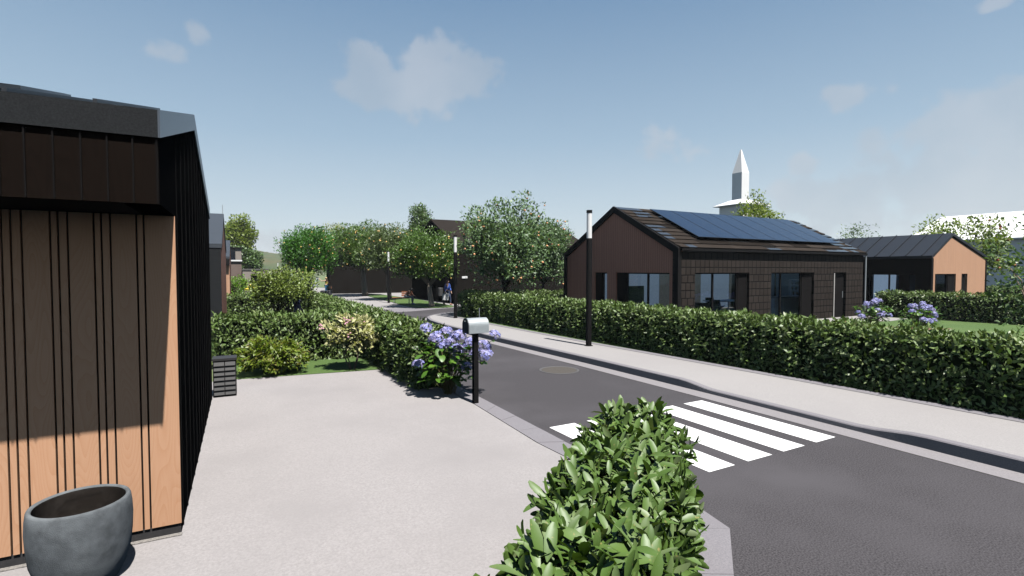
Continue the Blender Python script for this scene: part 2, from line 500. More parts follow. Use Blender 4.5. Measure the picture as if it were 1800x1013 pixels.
SLATE = mat('dark_slate_fascia', (.022, .024, .026), (.008, .009, .010), scale=90, rough=.85, spec=.15, detail=6)
ROOFMETAL = mat('dark_roof_metal', (.016, .017, .02), (.022, .023, .027), scale=6, rough=.38)
LAMPW = mat('lamp_diffuser', (.85, .84, .82), (.82, .81, .79), scale=5, rough=.35)
LIGHTWOOD = woodmat('light_larch', (.60, .352, .216), (.47, .23, .118))
DARKWOOD = woodmat('dark_stained_timber', (.0115, .0075, .0056), (.0042, .0028, .0021), rough=.9, spec=.03)
BROWNCLAD_Y = plankmat('brown_cladding', (.60, .285, .195), (.49, .225, .155), axis=1, pitch=.115, gap=.1)
PEACHCLAD = plankmat('light_cladding', (.56, .335, .215), (.48, .265, .16), axis=0, pitch=.13, gap=.05, bump=.2)
BLACKGAP = mat('black_backing', (.006, .005, .005), rough=.9, spec=.1)
WHITEW = mat('white_render', (.80, .80, .79), (.76, .76, .755), scale=2, rough=.7)
INWHITE = mat('interior_white', (1.2, 1.2, 1.2), (1.17, 1.17, 1.17), scale=2, rough=.6)
INBLUE = mat('white_wall_in_shade', (.25, .285, .322), (.24, .275, .312), scale=2, rough=.8)  # white room walls; their dim bluish shade is put into this colour
TAUPE = mat('taupe_panel', (.10, .086, .066), (.085, .073, .056), scale=4, rough=.7, stretch=(1, 1, 8))
FLOORW = mat('oak_floor', (.42, .33, .24), (.36, .28, .2), scale=5, rough=.5)
GLASS = glassmat('window_glass', tint=(.84, .90, .96), refl=.3)
GALV = mat('galvanised_steel', (.40, .43, .44), (.34, .37, .38), scale=9, rough=.5, metal=.25, c3=(.33, .36, .37), s3=5)
BARN = mat('dark_barn_render', (.0150, .0130, .0112), (.013, .0113, .0098), scale=2, rough=.95, spec=.03)
BARNR = mat('dark_barn_roof', (.026, .0215, .019), (.024, .020, .0175), scale=2, rough=.95, spec=.03)
FURN = mat('charcoal_fabric', (.018, .017, .018), rough=.8)
BARK = mat('brown_bark', (.46, .37, .28), (.32, .25, .18), scale=22, rough=.9, bump=.8, bscale=40, stretch=(1, 1, .25))
DBARK = mat('dark_bark', (.05, .042, .035), (.03, .026, .022), scale=22, rough=.9, bump=.8, bscale=40, stretch=(1, 1, .25))
PBARK = mat('pale_twig_bark', (.30, .22, .16), (.18, .13, .09), scale=30, rough=.9)
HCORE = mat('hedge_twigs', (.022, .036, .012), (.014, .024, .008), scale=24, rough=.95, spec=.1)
LAUREL = leafmat('laurel_leaf', [(.072, .128, .020), (.125, .19, .045), (.09, .155, .026), (.19, .235, .09)], rough=.5, trans=.12)
LAURELN = leafmat('glossy_laurel_leaf', [(.060, .115, .016), (.105, .175, .035), (.075, .14, .022), (.085, .15, .028), (.155, .205, .085)], rough=.5, trans=.15, spots=.7)
ORANGEL = leafmat('citrus_leaf', [(.05, .115, .012), (.085, .165, .02), (.065, .135, .015), (.12, .19, .035)], rough=.45)
ORANGEB = leafmat('bright_citrus_leaf', [(.035, .15, .008), (.065, .21, .012), (.04, .135, .008), (.09, .24, .02)], rough=.45)
OLIVEL = leafmat('olive_green_leaf', [(.08, .125, .032), (.12, .175, .055), (.095, .145, .038), (.145, .20, .075)], rough=.5)
APPLEL = leafmat('apple_leaf', [(.08, .15, .045), (.14, .23, .10), (.105, .185, .065), (.20, .28, .15)], rough=.5)
LIMEL = leafmat('lime_leaf', [(.16, .22, .02), (.24, .30, .04), (.12, .19, .02), (.20, .27, .05)], rough=.5, trans=.35)
YELLOWL = leafmat('yellow_green_leaf', [(.22, .25, .04), (.28, .30, .06), (.17, .21, .03)], rough=.5, trans=.3)
ACERL = leafmat('maple_leaf', [(.12, .19, .012), (.19, .25, .02), (.10, .17, .012), (.20, .17, .03)], rough=.5, trans=.3)
SHRUBL = leafmat('olive_shrub_leaf', [(.13, .20, .025), (.20, .265, .05), (.155, .225, .035), (.24, .30, .075)], rough=.5, trans=.25)
CREAML = leafmat('cream_leaf', [(.44, .43, .17), (.60, .57, .30), (.34, .36, .12), (.54, .50, .25)], rough=.55, trans=.3)
BRIGHTL = leafmat('fresh_green_leaf', [(.12, .28, .012), (.18, .36, .02), (.10, .24, .012)], rough=.5, trans=.3)
MIDL = leafmat('mid_green_leaf', [(.07, .13, .03), (.10, .17, .05), (.08, .15, .035)], rough=.5)
HYDL = leafmat('hydrangea_leaf', [(.05, .125, .012), (.085, .19, .02), (.06, .145, .015), (.12, .23, .03)], rough=.38, trans=.25)
PETAL = leafmat('blue_petal', [(.20, .21, .58), (.29, .30, .66), (.42, .42, .72), (.36, .31, .60), (.56, .52, .74)], rough=.6, trans=.2)
PALEPETAL = leafmat('pale_petal', [(.65, .70, .55), (.75, .78, .66)], rough=.6, trans=.2)
PINK = mat('pink_blossom', (.80, .36, .46), (.85, .50, .56), scale=30, rough=.6)
YELLOWF = mat('yellow_blossom', (.80, .55, .03), (.85, .65, .06), scale=30, rough=.6)
APPLEF = mat('apple_skin', (.68, .25, .10), (.72, .40, .18), scale=14, rough=.35)
ORANGEF = mat('orange_peel', (.78, .42, .10), (.80, .55, .18), scale=14, rough=.45)
REDF = mat('red_fruit_skin', (.45, .07, .03), (.55, .16, .05), scale=14, rough=.4)

# ------------------------------------------------------------------ setting: ground, roads, pavements
Z = lambda pts, z: [(x, y, z) for x, y in pts]


def sheet(name, pts, z, m, kind='structure'):
    mb = MB(); mb.add(Z(pts, z), [tuple(range(len(pts)))])
    return structure(mb.build(name, m), kind)


def ring(c, r, n=48): return [(c[0] + r * math.cos(2 * math.pi * i / n), c[1] + r * math.sin(2 * math.pi * i / n)) for i in range(n)]


sheet('ground', ring((0, 300), 3500, 64), -.06, EARTH)
K_OUT = [(3.95, 27.4), (3.95, 15), (3.94, 8.33), (3.90, 5.56), (3.94, 3.4), (3.85, 2.96), (3.29, 2.49), (1.0, .57), (-.6, -.77)]
K_IN = [(3.66, 27.4), (3.66, 15), (3.66, 7.95), (3.56, 5.72), (3.68, 3.42), (3.60, 3.10), (3.05, 2.63), (.82, .76), (-.78, -.58)]
# road: straight carriageway that opens to the right in front of the planted island
sheet('road', K_OUT[::-1] + [(8.9, 27.7), (9.8, 28.1), (11.2, 28.9), (13.5, 29.3), (30, 29.3), (30, 25.2), (12, 24.9), (9.9, 24.55), (8.75, 24.0), (8.1, 23.1), (7.6, 22.0),
       (7.15, 19), (7.2, 14.3), (7.46, 6.5), (7.46, -8), (-.6, -8)], 0.0, ASPH)
# pale concrete driveway on the left
sheet('driveway', K_IN[:1] and [(3.66, 11.7)] + K_IN[2:] + [(-10, -3.5), (-10, 12.25), (.12, 12.16), (3.1, 11.76)], .008, CONC)
# granite kerb strip, laid as separate setts in one sheet
mbk = MB()
for a, b, c, d in zip(K_OUT, K_OUT[1:], K_IN, K_IN[1:]):
    L = math.dist(a, b); n = max(1, int(L / .62))
    for i in range(n):
        t0, t1 = i / n + .0018, (i + 1) / n - .0018
        lp = lambda p, q, t: (p[0] + (q[0] - p[0]) * t, p[1] + (q[1] - p[1]) * t)
        q = [lp(a, b, t0), lp(a, b, t1), lp(c, d, t1), lp(c, d, t0)]
        dz = random.uniform(-.002, .002)
        mbk.add([(x, y, .0) for x, y in q] + [(x, y, .018 + dz) for x, y in q], [(4, 7, 6, 5), (0, 4, 5, 1), (1, 5, 6, 2), (2, 6, 7, 3), (3, 7, 4, 0)])
structure(mbk.build('kerb_strip', STONE))

KX = [(-8, 7.82), (2, 7.82), (6.5, 7.80), (10, 7.72), (14.4, 7.54), (19, 7.46), (21, 7.62), (22.4, 7.95), (23.2, 8.4), (24, 9.2)]
BX = [(-8, 10.2), (2, 9.82), (6, 9.68), (12, 9.30), (17, 9.12), (22, 9.1), (24, 9.25)]


def interp(tab, y): return float(np.interp(y, [a for a, _ in tab], [b for _, b in tab]))


def kz(y):
    t = float(np.interp(y, [3.1, 3.95, 6.4, 7.2], [1, 0, 0, 1])); return .080 + .075 * t * t * (3 - 2 * t)


ys = sorted(set([round(-8 + .5 * i, 2) for i in range(64)] + [3.1, 3.3, 3.7, 3.95, 6.4, 6.6, 6.8, 7.2, 23.2, 24.0]))
sw, kf, gu = MB(), MB(), MB()
V = []; F = []
for i, y in enumerate(ys):
    k, b = interp(KX, y), interp(BX, y)
    V += [(k, y, kz(y)), (k + .13, y, kz(y) + .002), (k + .95, y, .155), (b + .12, y, .16)]
for i in range(len(ys) - 1):
    for j in range(1, 3): F.append((4 * i + j, 4 * i + j + 1, 4 * i + 5 + j, 4 * i + 4 + j))
sw.add(V, F); structure(sw.build('pavement', PAVE, None, True))
V2 = []; F2 = []
for i, y in enumerate(ys):
    k = interp(KX, y)
    V2 += [(k - .01, y, -.02), (k, y, kz(y) - .012), (k + .014, y, kz(y) + .003), (k + .13, y, kz(y) + .005)]
for i in range(len(ys) - 1):
    for j in range(3): F2.append((4 * i + j, 4 * i + j + 1, 4 * i + 5 + j, 4 * i + 4 + j))
kf.add(V2, F2); structure(kf.build('kerb', STONE))
V3 = []; F3 = []
for i, y in enumerate(ys):
    k = interp(KX, y); V3 += [(k - .36, y, .006), (k - .005, y, .008)]
for i in range(len(ys) - 1): F3.append((2 * i, 2 * i + 1, 2 * i + 3, 2 * i + 2))
gu.add(V3, F3); structure(gu.build('gutter_strip', mat('gutter_stone', (.26, .24, .245), (.19, .175, .18), scale=60, rough=.85, bump=.3, bscale=160)))
# pavement carries on round the corner to the right
structure(MB().prism([(9.2, 24.0), (9.9, 24.5), (12, 24.85), (30, 25.15), (30, 23.6), (11, 23.4), (9.25, 23.2)], -.02, .152).build('corner_pavement', PAVE))
# paved square and planted island beyond the road end
SQ = [(3.95, 27.4), (8.9, 27.7), (9.8, 28.1), (11.2, 28.9), (13.5, 29.3), (60, 29.3), (60, 60), (3.95, 75)]
sheet('paved_square', SQ, -.004, PAVE)
sheet('cobble_apron', [(7.2, 27.75), (8.9, 27.75), (9.8, 28.12), (11.2, 28.92), (13.5, 29.32), (22, 29.35), (22, 30.6), (13.2, 30.5), (11.2, 29.95), (9.9, 30.1), (8.6, 30.6), (7.6, 29.3)], .004, STONE)
isl = [(10.05, 30.6), (10.35, 29.9), (11.2, 29.45), (12.1, 29.5), (12.6, 30.3), (12.8, 33), (13.0, 38), (12.9, 44), (12.6, 49), (12, 51), (11.2, 50.5), (10.9, 46), (10.6, 41), (10.3, 36), (10.05, 33)]
structure(MB().prism(isl, -.02, .03).build('island_lawn', GRASS))
ed = MB(); V4 = []; F4 = []
for y in ys: b = interp(BX, y); V4 += [(b - .06, y, .166), (b + .16, y, .168)]
for i in range(len(ys) - 1): F4.append((2 * i, 2 * i + 1, 2 * i + 3, 2 * i + 2))
structure(ed.add(V4, F4).build('edging_strip', STONE))
# crossing
for i, (a, b) in enumerate([(6.84, 7.29), (6.13, 6.58), (5.44, 5.90), (4.76, 5.20), (4.08, 4.53)]):
    structure(MB().add([(a, 3.94, .004), (b, 3.94, .004), (b, 6.22, .004), (a, 6.22, .004)], [(0, 1, 2, 3)]).build('crossing_stripe', PAINT))
# lawns
sheet('front_lawn', [(-.27, 12.22), (.12, 12.17), (3.1, 11.78), (3.1, 14.6), (-.27, 14.6)], .012, GRASS)
sheet('next_garden_lawn', [(-12, 14.6), (3.7, 14.6), (3.7, 27), (-12, 27)], .008, GRASS)
sheet('far_garden_lawn', [(-12, 27), (3.7, 27), (3.7, 60), (-12, 60)], .004, GRASS)
GZ = .13
sheet('garden_lawn', [(9.9, -8), (9.75, 2), (9.3, 12), (9.2, 23), (30, 23.6), (60, 23.6), (60, -8)], GZ, GRASS)
sheet('terrace', [(13.6, 12.2), (21.6, 12.2), (23.2, 12.15), (24.6, 11.2), (26.65, 11.4), (26.65, 13.3), (13.6, 13.3)], GZ + .006, PAVE)
sheet('mulch_border', [(21.0, 12.2), (21.4, 10.9), (21.2, 9.6), (22.6, 8.5), (23.5, 8.6), (22.4, 9.8), (22.6, 11.2), (23.1, 12.15)], GZ + .010, SOIL)

# distant hills: wooded ridge
hv, hf = [], []
nu, nvv = 220, 26
for i in range(nu):
    az = R(-62 + 78 * i / (nu - 1))
    a = math.degrees(az)
    top = 28 + 2.4 * math.sin(a * .35 + 1.2) + 2.2 * math.sin(a * 1.1) - max(0, (a - 7.5)) * 2.2
    top = max(3, top)
    for j in range(nvv):
        t = j / (nvv - 1); d = 520 + 420 * t
        h = top * math.sin(min(1, t * 1.45) * math.pi / 2) * (1 if t < .7 else 1 - (t - .7) * .8)
        h += 1.1 * math.sin(i * 1.7 + j * 2.3) * math.sin(j * .9 + i * .31) * min(1, t * 3)
        hv.append((math.sin(az) * d, math.cos(az) * d, h - 1))
for i in range(nu - 1):
    for j in range(nvv - 1): hf.append((i * nvv + j, (i + 1) * nvv + j, (i + 1) * nvv + j + 1, i * nvv + j + 1))
HILL = mat('wooded_hillside', (.030, .060, .014), (.065, .085, .022), scale=.07, rough=.95, c3=(.115, .085, .03), s3=.022, spec=.1, detail=8)
structure(MB().add(hv, hf).build('hills', HILL, None, True))


# ------------------------------------------------------------------ windows and walls
def wall_boxes(mb, u0, u1, z0, z1, t0, t1, holes, axis='x', mi=0):
    """wall along axis with rectangular openings (u0,u1,z0,z1)"""
    us = sorted({u0, u1} | {h[0] for h in holes} | {h[1] for h in holes}); zs = sorted({z0, z1} | {h[2] for h in holes} | {h[3] for h in holes})
    for a, b in zip(us, us[1:]):
        run = None
        for c, d in zip(zs, zs[1:]):
            m = ((a + b) / 2, (c + d) / 2)
            hole = any(h[0] < m[0] < h[1] and h[2] < m[1] < h[3] for h in holes)
            if not hole:
                if axis == 'x': mb.box(a, b, t0, t1, c, d, mi)
                else: mb.box(t0, t1, a, b, c, d, mi)
    return mb


def window(parent, axis, u0, u1, z0, z1, t, mull=(), frame=BLACKP, fw=.05, name='window', pane=True):
    """frame with mullions and one glass sub-part, lying at depth t"""
    mb = MB()
    def bx(a, b, c, d):
        if axis == 'x': mb.box(a, b, t - .035, t + .035, c, d)
        else: mb.box(t - .035, t + .035, a, b, c, d)
    bx(u0, u0 + fw, z0, z1); bx(u1 - fw, u1, z0, z1); bx(u0 + fw, u1 - fw, z1 - fw, z1); bx(u0 + fw, u1 - fw, z0, z0 + fw)
    for m in mull: bx(m - fw * .6, m + fw * .6, z0 + fw, z1 - fw)
    f = mb.build(name, frame, parent)
    if pane:
        g = MB()
        if axis == 'x': g.box(u0 + fw, u1 - fw, t - .006, t + .006, z0 + fw, z1 - fw)
        else: g.box(t - .006, t + .006, u0 + fw, u1 - fw, z0 + fw, z1 - fw)
        g.build('pane', GLASS, f)
    return f


# ------------------------------------------------------------------ near house on the left
h = thing('timber_house', 'near dark house with light timber boards under a black overhanging roof, left foreground', 'house', (-.385, 5.25, 0), R(-1.2))
YO, ZS, ZE, ZR, YR, YB = -.89, 2.765, 3.22, 4.02, 2.25, 5.4
HX = -9.0
MB().prism([(0, .005), (YB, .005), (YB, ZE), (YR, ZR), (YO, ZE), (YO, ZS), (.0, ZS)], -.22, -.004, 'x').build('gable_wall', BLACKSEAM, h)
mb = MB()
y = .15
while y < YB:
    ztop = ZE + (ZR - ZE) * ((y - YO) / (YR - YO) if y < YR else (YB - y) / (YB - YR))
    mb.box(-.004, .004, y - .010, y + .010, .02, ztop - .01); y += .42
mb.build('standing_seam', BLACKSEAM, h)
MB().box(HX, -.22, .012, YB - .01, .10, ZE).build('wall', BLACKGAP, h)
mb = MB()
xs = [0, -.215, -.222, -.262, -.270, -.435, -.447, -.495, -.507, -.545, -.555, -.705, -.717, -.765, -.777, -.818, -.830, -.985, -.997, -1.045, -1.057, -1.098, -1.110]
edges = [(0, -.212), (-.226, -.262), (-.276, -.436), (-.450, -.494), (-.508, -.542), (-.556, -.706), (-.720, -.764), (-.778, -.812), (-.826, -.980), (-.994, -1.042), (-1.056, -1.094), (-1.108, -1.262)]
x = -1.276
while x > HX:
    for w in (.046, .038, .155, .048, .036, .15):
        edges.append((x, x - w)); x -= w + .014
for a, b in edges: mb.box(b, a, -.022, .008, .105, ZS - .004)
mb.build('board_cladding', LIGHTWOOD, h)
MB().box(HX, -.004, -.006, .010, .012, .10).build('plinth', mat('bitumen_plinth', (.03, .027, .028), (.018, .017, .018), scale=20, rough=.8), h)
MB().box(HX, .004, -.055, -.006, .010, .016).build('gravel_margin', mat('gravel_margin', (.36, .33, .30), (.14, .13, .12), scale=70, rough=.95, bump=1, bscale=120), h)
MB().box(HX, -.22, YO + .03, -.03, ZS, ZS + .06).build('soffit', BLACKGAP, h)
mb = MB(); x = -.006
widths = [.135, .14, .14, .14, .14, .12]
i = 0
while x > HX:
    w = widths[i % 6]; mb.box(x - w, x - .0005, YO - .012 + .001 * (i % 2), YO + .03, ZS - .002, ZE); x -= w; i += 1
mb.build('overhang_cladding', DARKWOOD, h)
mb = MB(); x = -.012; i = 0
while x > HX:
    mb.box(x - .007, x + .003, YO - .024, YO - .0125, ZS - .001, ZE - .002); x -= widths[i % 6]; i += 1
mb.build('batten', BLACKGAP, h)
rf = MB().prism([(YO - .035, ZE + .0), (YO - .035, ZE + .19), (YR, ZR + .20), (YB + .03, ZE + .19), (YB + .03, ZE + .0), (YR, ZR + .01)], HX, -.002, 'x').build('roof', SLATE, h)
VERGE = mat('verge_metal', (.10, .115, .135), (.085, .10, .118), scale=5, rough=.35, metal=.35)
MB().prism([(YO - .035, ZE), (YO - .035, ZE + .192), (YR, ZR + .203), (YB + .03, ZE + .192), (YB + .03, ZE), (YR, ZR + .012)], -.0015, .012, 'x').build('verge_trim', VERGE, rf)
mb = MB(); x = -.35
while x > HX:
    s = (ZR + .2 - ZE - .19) / (YR - YO + .035)
    mb.add([(x - .012, YO, ZE + .2), (x + .012, YO, ZE + .2), (x + .012, YR, ZR + .205), (x - .012, YR, ZR + .205),
            (x - .012, YO, ZE + .225), (x + .012, YO, ZE + .225), (x + .012, YR, ZR + .23), (x - .012, YR, ZR + .23)],
           [(4, 5, 6, 7), (0, 1, 5, 4), (1, 2, 6, 5), (3, 0, 4, 7)]); x -= .45
mb.build('roof_seam', ROOFMETAL, rf)
PV = mat('solar_cell', (.008, .016, .040), (.010, .020, .048), scale=3, rough=.16)
PVN = mat('grey_solar_cell', (.10, .13, .17), (.09, .12, .16), scale=3, rough=.2)


def solar(parent, x0, x1, ya, za, yb, zb, mat_, th=.035, fm=BLACKP):
    """one module lying on a slope from (ya,za) to (yb,zb), frame with cells as sub-part"""
    s = Vector((0, yb - ya, zb - za)).normalized(); nrm = Vector((0, -s.z, s.y))
    P = lambda x, t, k: Vector((x, ya, za)) + s * t + nrm * k
    L = math.hypot(yb - ya, zb - za)
    v = [P(x0, 0, 0), P(x1, 0, 0), P(x1, L, 0), P(x0, L, 0), P(x0, 0, th), P(x1, 0, th), P(x1, L, th), P(x0, L, th)]
    o = MB().add(v, [(0, 3, 2, 1), (4, 5, 6, 7), (0, 1, 5, 4), (1, 2, 6, 5), (2, 3, 7, 6), (3, 0, 4, 7)]).build('solar_panel', fm, parent)
    e = .018
    MB().add([P(x0 + e, e, th + .003), P(x1 - e, e, th + .003), P(x1 - e, L - e, th + .003), P(x0 + e, L - e, th + .003)], [(0, 1, 2, 3)]).build('cells', mat_, o)
    return o


for i in range(10):
    solar(rf, -1.14 - .62 * (i + 1) + .012, -1.14 - .62 * i, .62, ZE + .19 + (.62 + .925) * .2484 + .032, 2.12, ZE + .19 + (2.12 + .925) * .2484 + .032, PVN, .045, VERGE)

# ------------------------------------------------------------------ main house across the street
m = thing('tiled_house', 'brown house across the street with dark tiled wall and blue solar panels on its roof', 'house', (14.26, 13.3, GZ))
LX, WY, HE, HRD = 12.39, 7.05, 2.86, 4.66
mt, n_, l_, p_ = nodes_of('hung_tile')
tc = n_.new('ShaderNodeTexCoord'); sp = n_.new('ShaderNodeSeparateXYZ'); l_.new(tc.outputs['Object'], sp.inputs[0])
cb = n_.new('ShaderNodeCombineXYZ'); l_.new(sp.outputs[0], cb.inputs[0]); l_.new(sp.outputs[2], cb.inputs[1])
bt = n_.new('ShaderNodeTexBrick'); bt.offset = .37; bt.offset_frequency = 1; bt.squash = 1.25; bt.squash_frequency = 3
bt.inputs['Scale'].default_value = 1; bt.inputs['Brick Width'].default_value = .25; bt.inputs['Row Height'].default_value = .285
bt.inputs['Mortar Size'].default_value = .02; bt.inputs['Mortar Smooth'].default_value = .1
bt.inputs['Color1'].default_value = (.0185, .0145, .0122, 1); bt.inputs['Color2'].default_value = (.0245, .0195, .0165, 1); bt.inputs['Mortar'].default_value = (.003, .0026, .0022, 1)
l_.new(cb.outputs[0], bt.inputs['Vector']); l_.new(bt.outputs['Color'], p_.inputs['Base Color'])
b_ = n_.new('ShaderNodeBump'); b_.invert = True; b_.inputs['Distance'].default_value = .015; b_.inputs['Strength'].default_value = .7
l_.new(bt.outputs['Fac'], b_.inputs['Height']); l_.new(b_.outputs[0], p_.inputs['Normal']); p_.inputs['Roughness'].default_value = .7
p_.inputs['Specular IOR Level'].default_value = .1
HUNG = mt
SW = [(.89, 3.99, .02, 2.08), (5.39, 8.39, .02, 2.08), (9.94, 10.95, .02, 2.08)]
WW = [(.42, 3.42, .02, 2.08), (3.98, 4.85, .02, 2.08)]
wall_boxes(MB(), .02, LX, 0, HE, 0, .28, SW, 'x').build('tiled_wall', HUNG, m)
gw = MB(); wall_boxes(gw, .28, WY - .02, 0, HE, 0.02, .28, WW, 'y')
gw.prism([(.0, HE), (WY, HE), (WY / 2, HRD)], .02, .28, 'x')
gw.build('timber_gable', BROWNCLAD_Y, m)
rg_ = MB(); wall_boxes(rg_, .28, WY, 0, HE, LX - .28, LX, [(.9, 6.2, .02, 2.2)], 'y'); rg_.prism([(.0, HE), (WY, HE), (WY / 2, HRD)], LX - .28, LX, 'x').build('rear_gable', HUNG, m)
window(m, 'y', .9, 6.2, .02, 2.2, LX - .14, (2.6, 4.4))  # rear glazing added to open the dark room onto the white wall
gw_ = thing('garden_wall', 'added white wall brightening the view through the second street window', 'wall', (27.9, 14.3, GZ))  # made-up wall, a pale sky-lit backdrop behind the glazing
MB().box(0, .15, 0, 6.5, 0, 2.25).build('wall', WHITEW, gw_)
MB().box(-.03, .18, -.03, 6.53, 2.25, 2.31).build('coping', STONE, gw_)
MB().box(.28, LX - .28, WY - .28, WY - .02, 0, HE).build('rear_wall', HUNG, m)
# black portal frame round the gable
ro = lambda a: [(-.05 + a, 0), (-.05 + a, HE + .10), (WY / 2, HRD + .18 - a * .2), (WY + .05 - a, HE + .10), (WY + .05 - a, 0)]
pf = MB()
O_ = [(-.06, -.02), (-.06, HE + .13), (WY / 2, HRD + .20), (WY + .06, HE + .13), (WY + .06, -.02)]
I_ = [(.12, -.02), (.12, HE - .06), (WY / 2, HRD - .06), (WY - .12, HE - .06), (WY - .12, -.02)]
for i in range(4): pf.prism([O_[i], O_[i + 1], I_[i + 1], I_[i]], -.06, .035, 'x')
pf.build('portal_frame', BLACKP, m)
MB().box(-.058, .10, -.058, -.004, -.02, HE + .10).build('corner_post', BLACKP, m)
# roof: battened slab, courses of tiles on the street slope
sl_ = (HRD - HE) / (WY / 2)
rs = MB().prism([(-.08, HE + .02), (-.08, HE + .10), (WY / 2, HRD + .14), (WY / 2, HRD + .03)], .036, LX + .06, 'x')
for (xa, xb, ta, tb_) in ((.036, .8, 0, 1), (LX - .7, LX + .06, 0, 1), (.8, LX - .7, 0, .12), (.8, LX - .7, .86, 1)):
    pa = lambda t, k: (WY / 2 + (WY / 2 + .08) * t, HRD + (HE - .01 - HRD) * t + k)
    rs.prism([pa(ta, .03), pa(ta, .14), pa(tb_, .14), pa(tb_, .03)], xa, xb, 'x')
rf2 = rs.build('roof', BLACKP, m)
MB().prism([pa(.12, .08), pa(.12, .09), pa(.86, .09), pa(.86, .08)], .8, LX - .7, 'x').build('added_roof_glazing', GLASS, rf2)  # unseen glazing added in the rear slope so daylight brightens the rooms
mt, n_, l_, p_ = nodes_of('roof_tile')
gg = n_.new('ShaderNodeNewGeometry'); st_ = n_.new('ShaderNodeValToRGB')
st_.color_ramp.interpolation = 'CONSTANT'; e = st_.color_ramp.elements
e[0].position = 0; e[0].color = (.07, .07, .07, 1); e[1].position = .30; e[1].color = (.7, .7, .7, 1)
l_.new(gg.outputs['Random Per Island'], st_.inputs[0]); l_.new(st_.outputs[0], p_.inputs['Roughness'])
c_ = n_.new('ShaderNodeValToRGB'); c_.color_ramp.elements[0].color = (.018, .0148, .0128, 1); c_.color_ramp.elements[1].color = (.029, .0238, .0205, 1)
l_.new(gg.outputs['Random Per Island'], c_.inputs[0]); l_.new(c_.outputs[0], p_.inputs['Base Color'])
sp2 = n_.new('ShaderNodeMath'); sp2.operation = 'LESS_THAN'; l_.new(gg.outputs['Random Per Island'], sp2.inputs[0]); sp2.inputs[1].default_value = .30; l_.new(sp2.outputs[0], p_.inputs['Specular IOR Level'])
ROOFT = mt
tb = MB(); nco = 11
sv = Vector((0, WY / 2 + .1, sl_ * (WY / 2 + .1))); Ls = sv.length; s_ = sv.normalized(); nn = Vector((0, -s_.z, s_.y))
base = Vector((0, -.10, HE + .115))
random.seed(3)
for r in range(nco):
    x = .04 - (.3 if r % 2 else 0)
    while x < LX + .05:
        w = random.choice([.42, .42, .84, 1.26]); a, b = max(x, .04), min(x + w, LX + .06); x += w
        if b - a < .05: continue
        t0, t1 = Ls * r / nco, Ls * (r + 1) / nco
        q = lambda xx, t, k: Vector((xx, base.y, base.z)) + s_ * t + nn * k
        tb.add([q(a, t0, .052), q(b - .006, t0, .052), q(b - .006, t1, .020), q(a, t1, .020), q(a, t0, .006), q(b - .006, t0, .006)], [(0, 1, 2, 3), (4, 5, 1, 0)])
tb.build('roof_tiles', ROOFT, rf2)
for i in range(8):
    ya, yb = .50, 3.12
    zz = lambda y: HE + .115 + sl_ * (y + .1) + .15
    solar(rf2, 1.62 + 1.205 * i, 1.62 + 1.205 * i + 1.193, ya, zz(ya), yb, zz(yb), PV)
MB().tube([(LX + .02, -.10, 0), (LX + .02, -.10, HE + .05)], .035).build('downpipe', GALV, m)
MB().box(.04, LX + .06, -.155, -.085, HE + .03, HE + .115).build('gutter', BLACKP, m)
# windows and door of the street side
window(m, 'x', .89, 3.42, .02, 2.08, .16, (2.02,))
MB().box(3.42, 3.99, .10, .22, .02, 2.08).build('side_panel', BLACKGAP, m)  # flat black panel closing one side of the opening
window(m, 'x', 5.39, 7.66, .02, 2.08, .16, (6.22,))
MB().box(7.66, 8.39, .10, .22, .02, 2.08).build('side_panel', BLACKGAP, m)
dr = MB().box(9.98, 10.95, .12, .2, .02, 2.08).build('door', BLACKGAP, m)
MB().box(10.0, 10.06, .02, .115, .02, 2.05).build('door_jamb', mat('pale_jamb', (.5, .48, .45), rough=.6), dr)
MB().tube([(10.82, .08, .9), (10.82, .08, 1.2)], .014).build('handle', GALV, dr)
window(m, 'y', .42, 2.86, .02, 2.08, .17, (1.66,))
MB().box(.10, .24, 2.86, 3.42, .02, 2.08).build('side_panel', BLACKGAP, m)
window(m, 'y', 3.98, 4.4, .02, 2.08, .17)
MB().box(.10, .24, 4.4, 4.85, .02, 2.08).build('side_panel', BLACKGAP, m)
# rooms behind the glass
MB().box(.28, LX - .28, .28, WY - .28, .004, .02).build('floor', FLOORW, m)
for b in ((.30, 5.8, WY - .36, WY - .29), (8.95, 11.35, WY - .36, WY - .29)):
    MB().box(*b, .02, HE - .25).build('inner_wall', INWHITE if b[0] > 11 else INBLUE, m)
MB().box(5.8, 8.95, WY - .38, WY - .29, .02, HE - .25).build('wood_panelling', TAUPE, m)
MB().box(11.35, LX - .37, WY - .38, WY - .29, .02, HE - .25).build('wood_panelling', TAUPE, m)
hx, hy = 14.26, 13.3
tv = thing('television', 'black flat television on the white wall seen through the gable window', 'television', (hx + 4.05, hy + WY - .36, GZ + .55))
MB().box(-.62, .62, -.06, -.004, 0, .82).build('casing', BLACKP, tv)
MB().box(-.60, .60, -.066, -.0605, .02, .80).build('screen', mat('dark_screen', (.012, .02, .014), rough=.12), tv)
dt = thing('dining_table', 'white dining table inside the tiled house', 'table', (20.15, 16.0, GZ + .02))
MB().box(-.9, .9, -.45, .45, .72, .76).build('tabletop', INWHITE, dt)
for a in (-1, 1):
    for b in (-1, 1): MB().tube([(a * .8, b * .36, 0), (a * .74, b * .33, .72)], [.022, .03], 8).build('leg', INWHITE, dt)


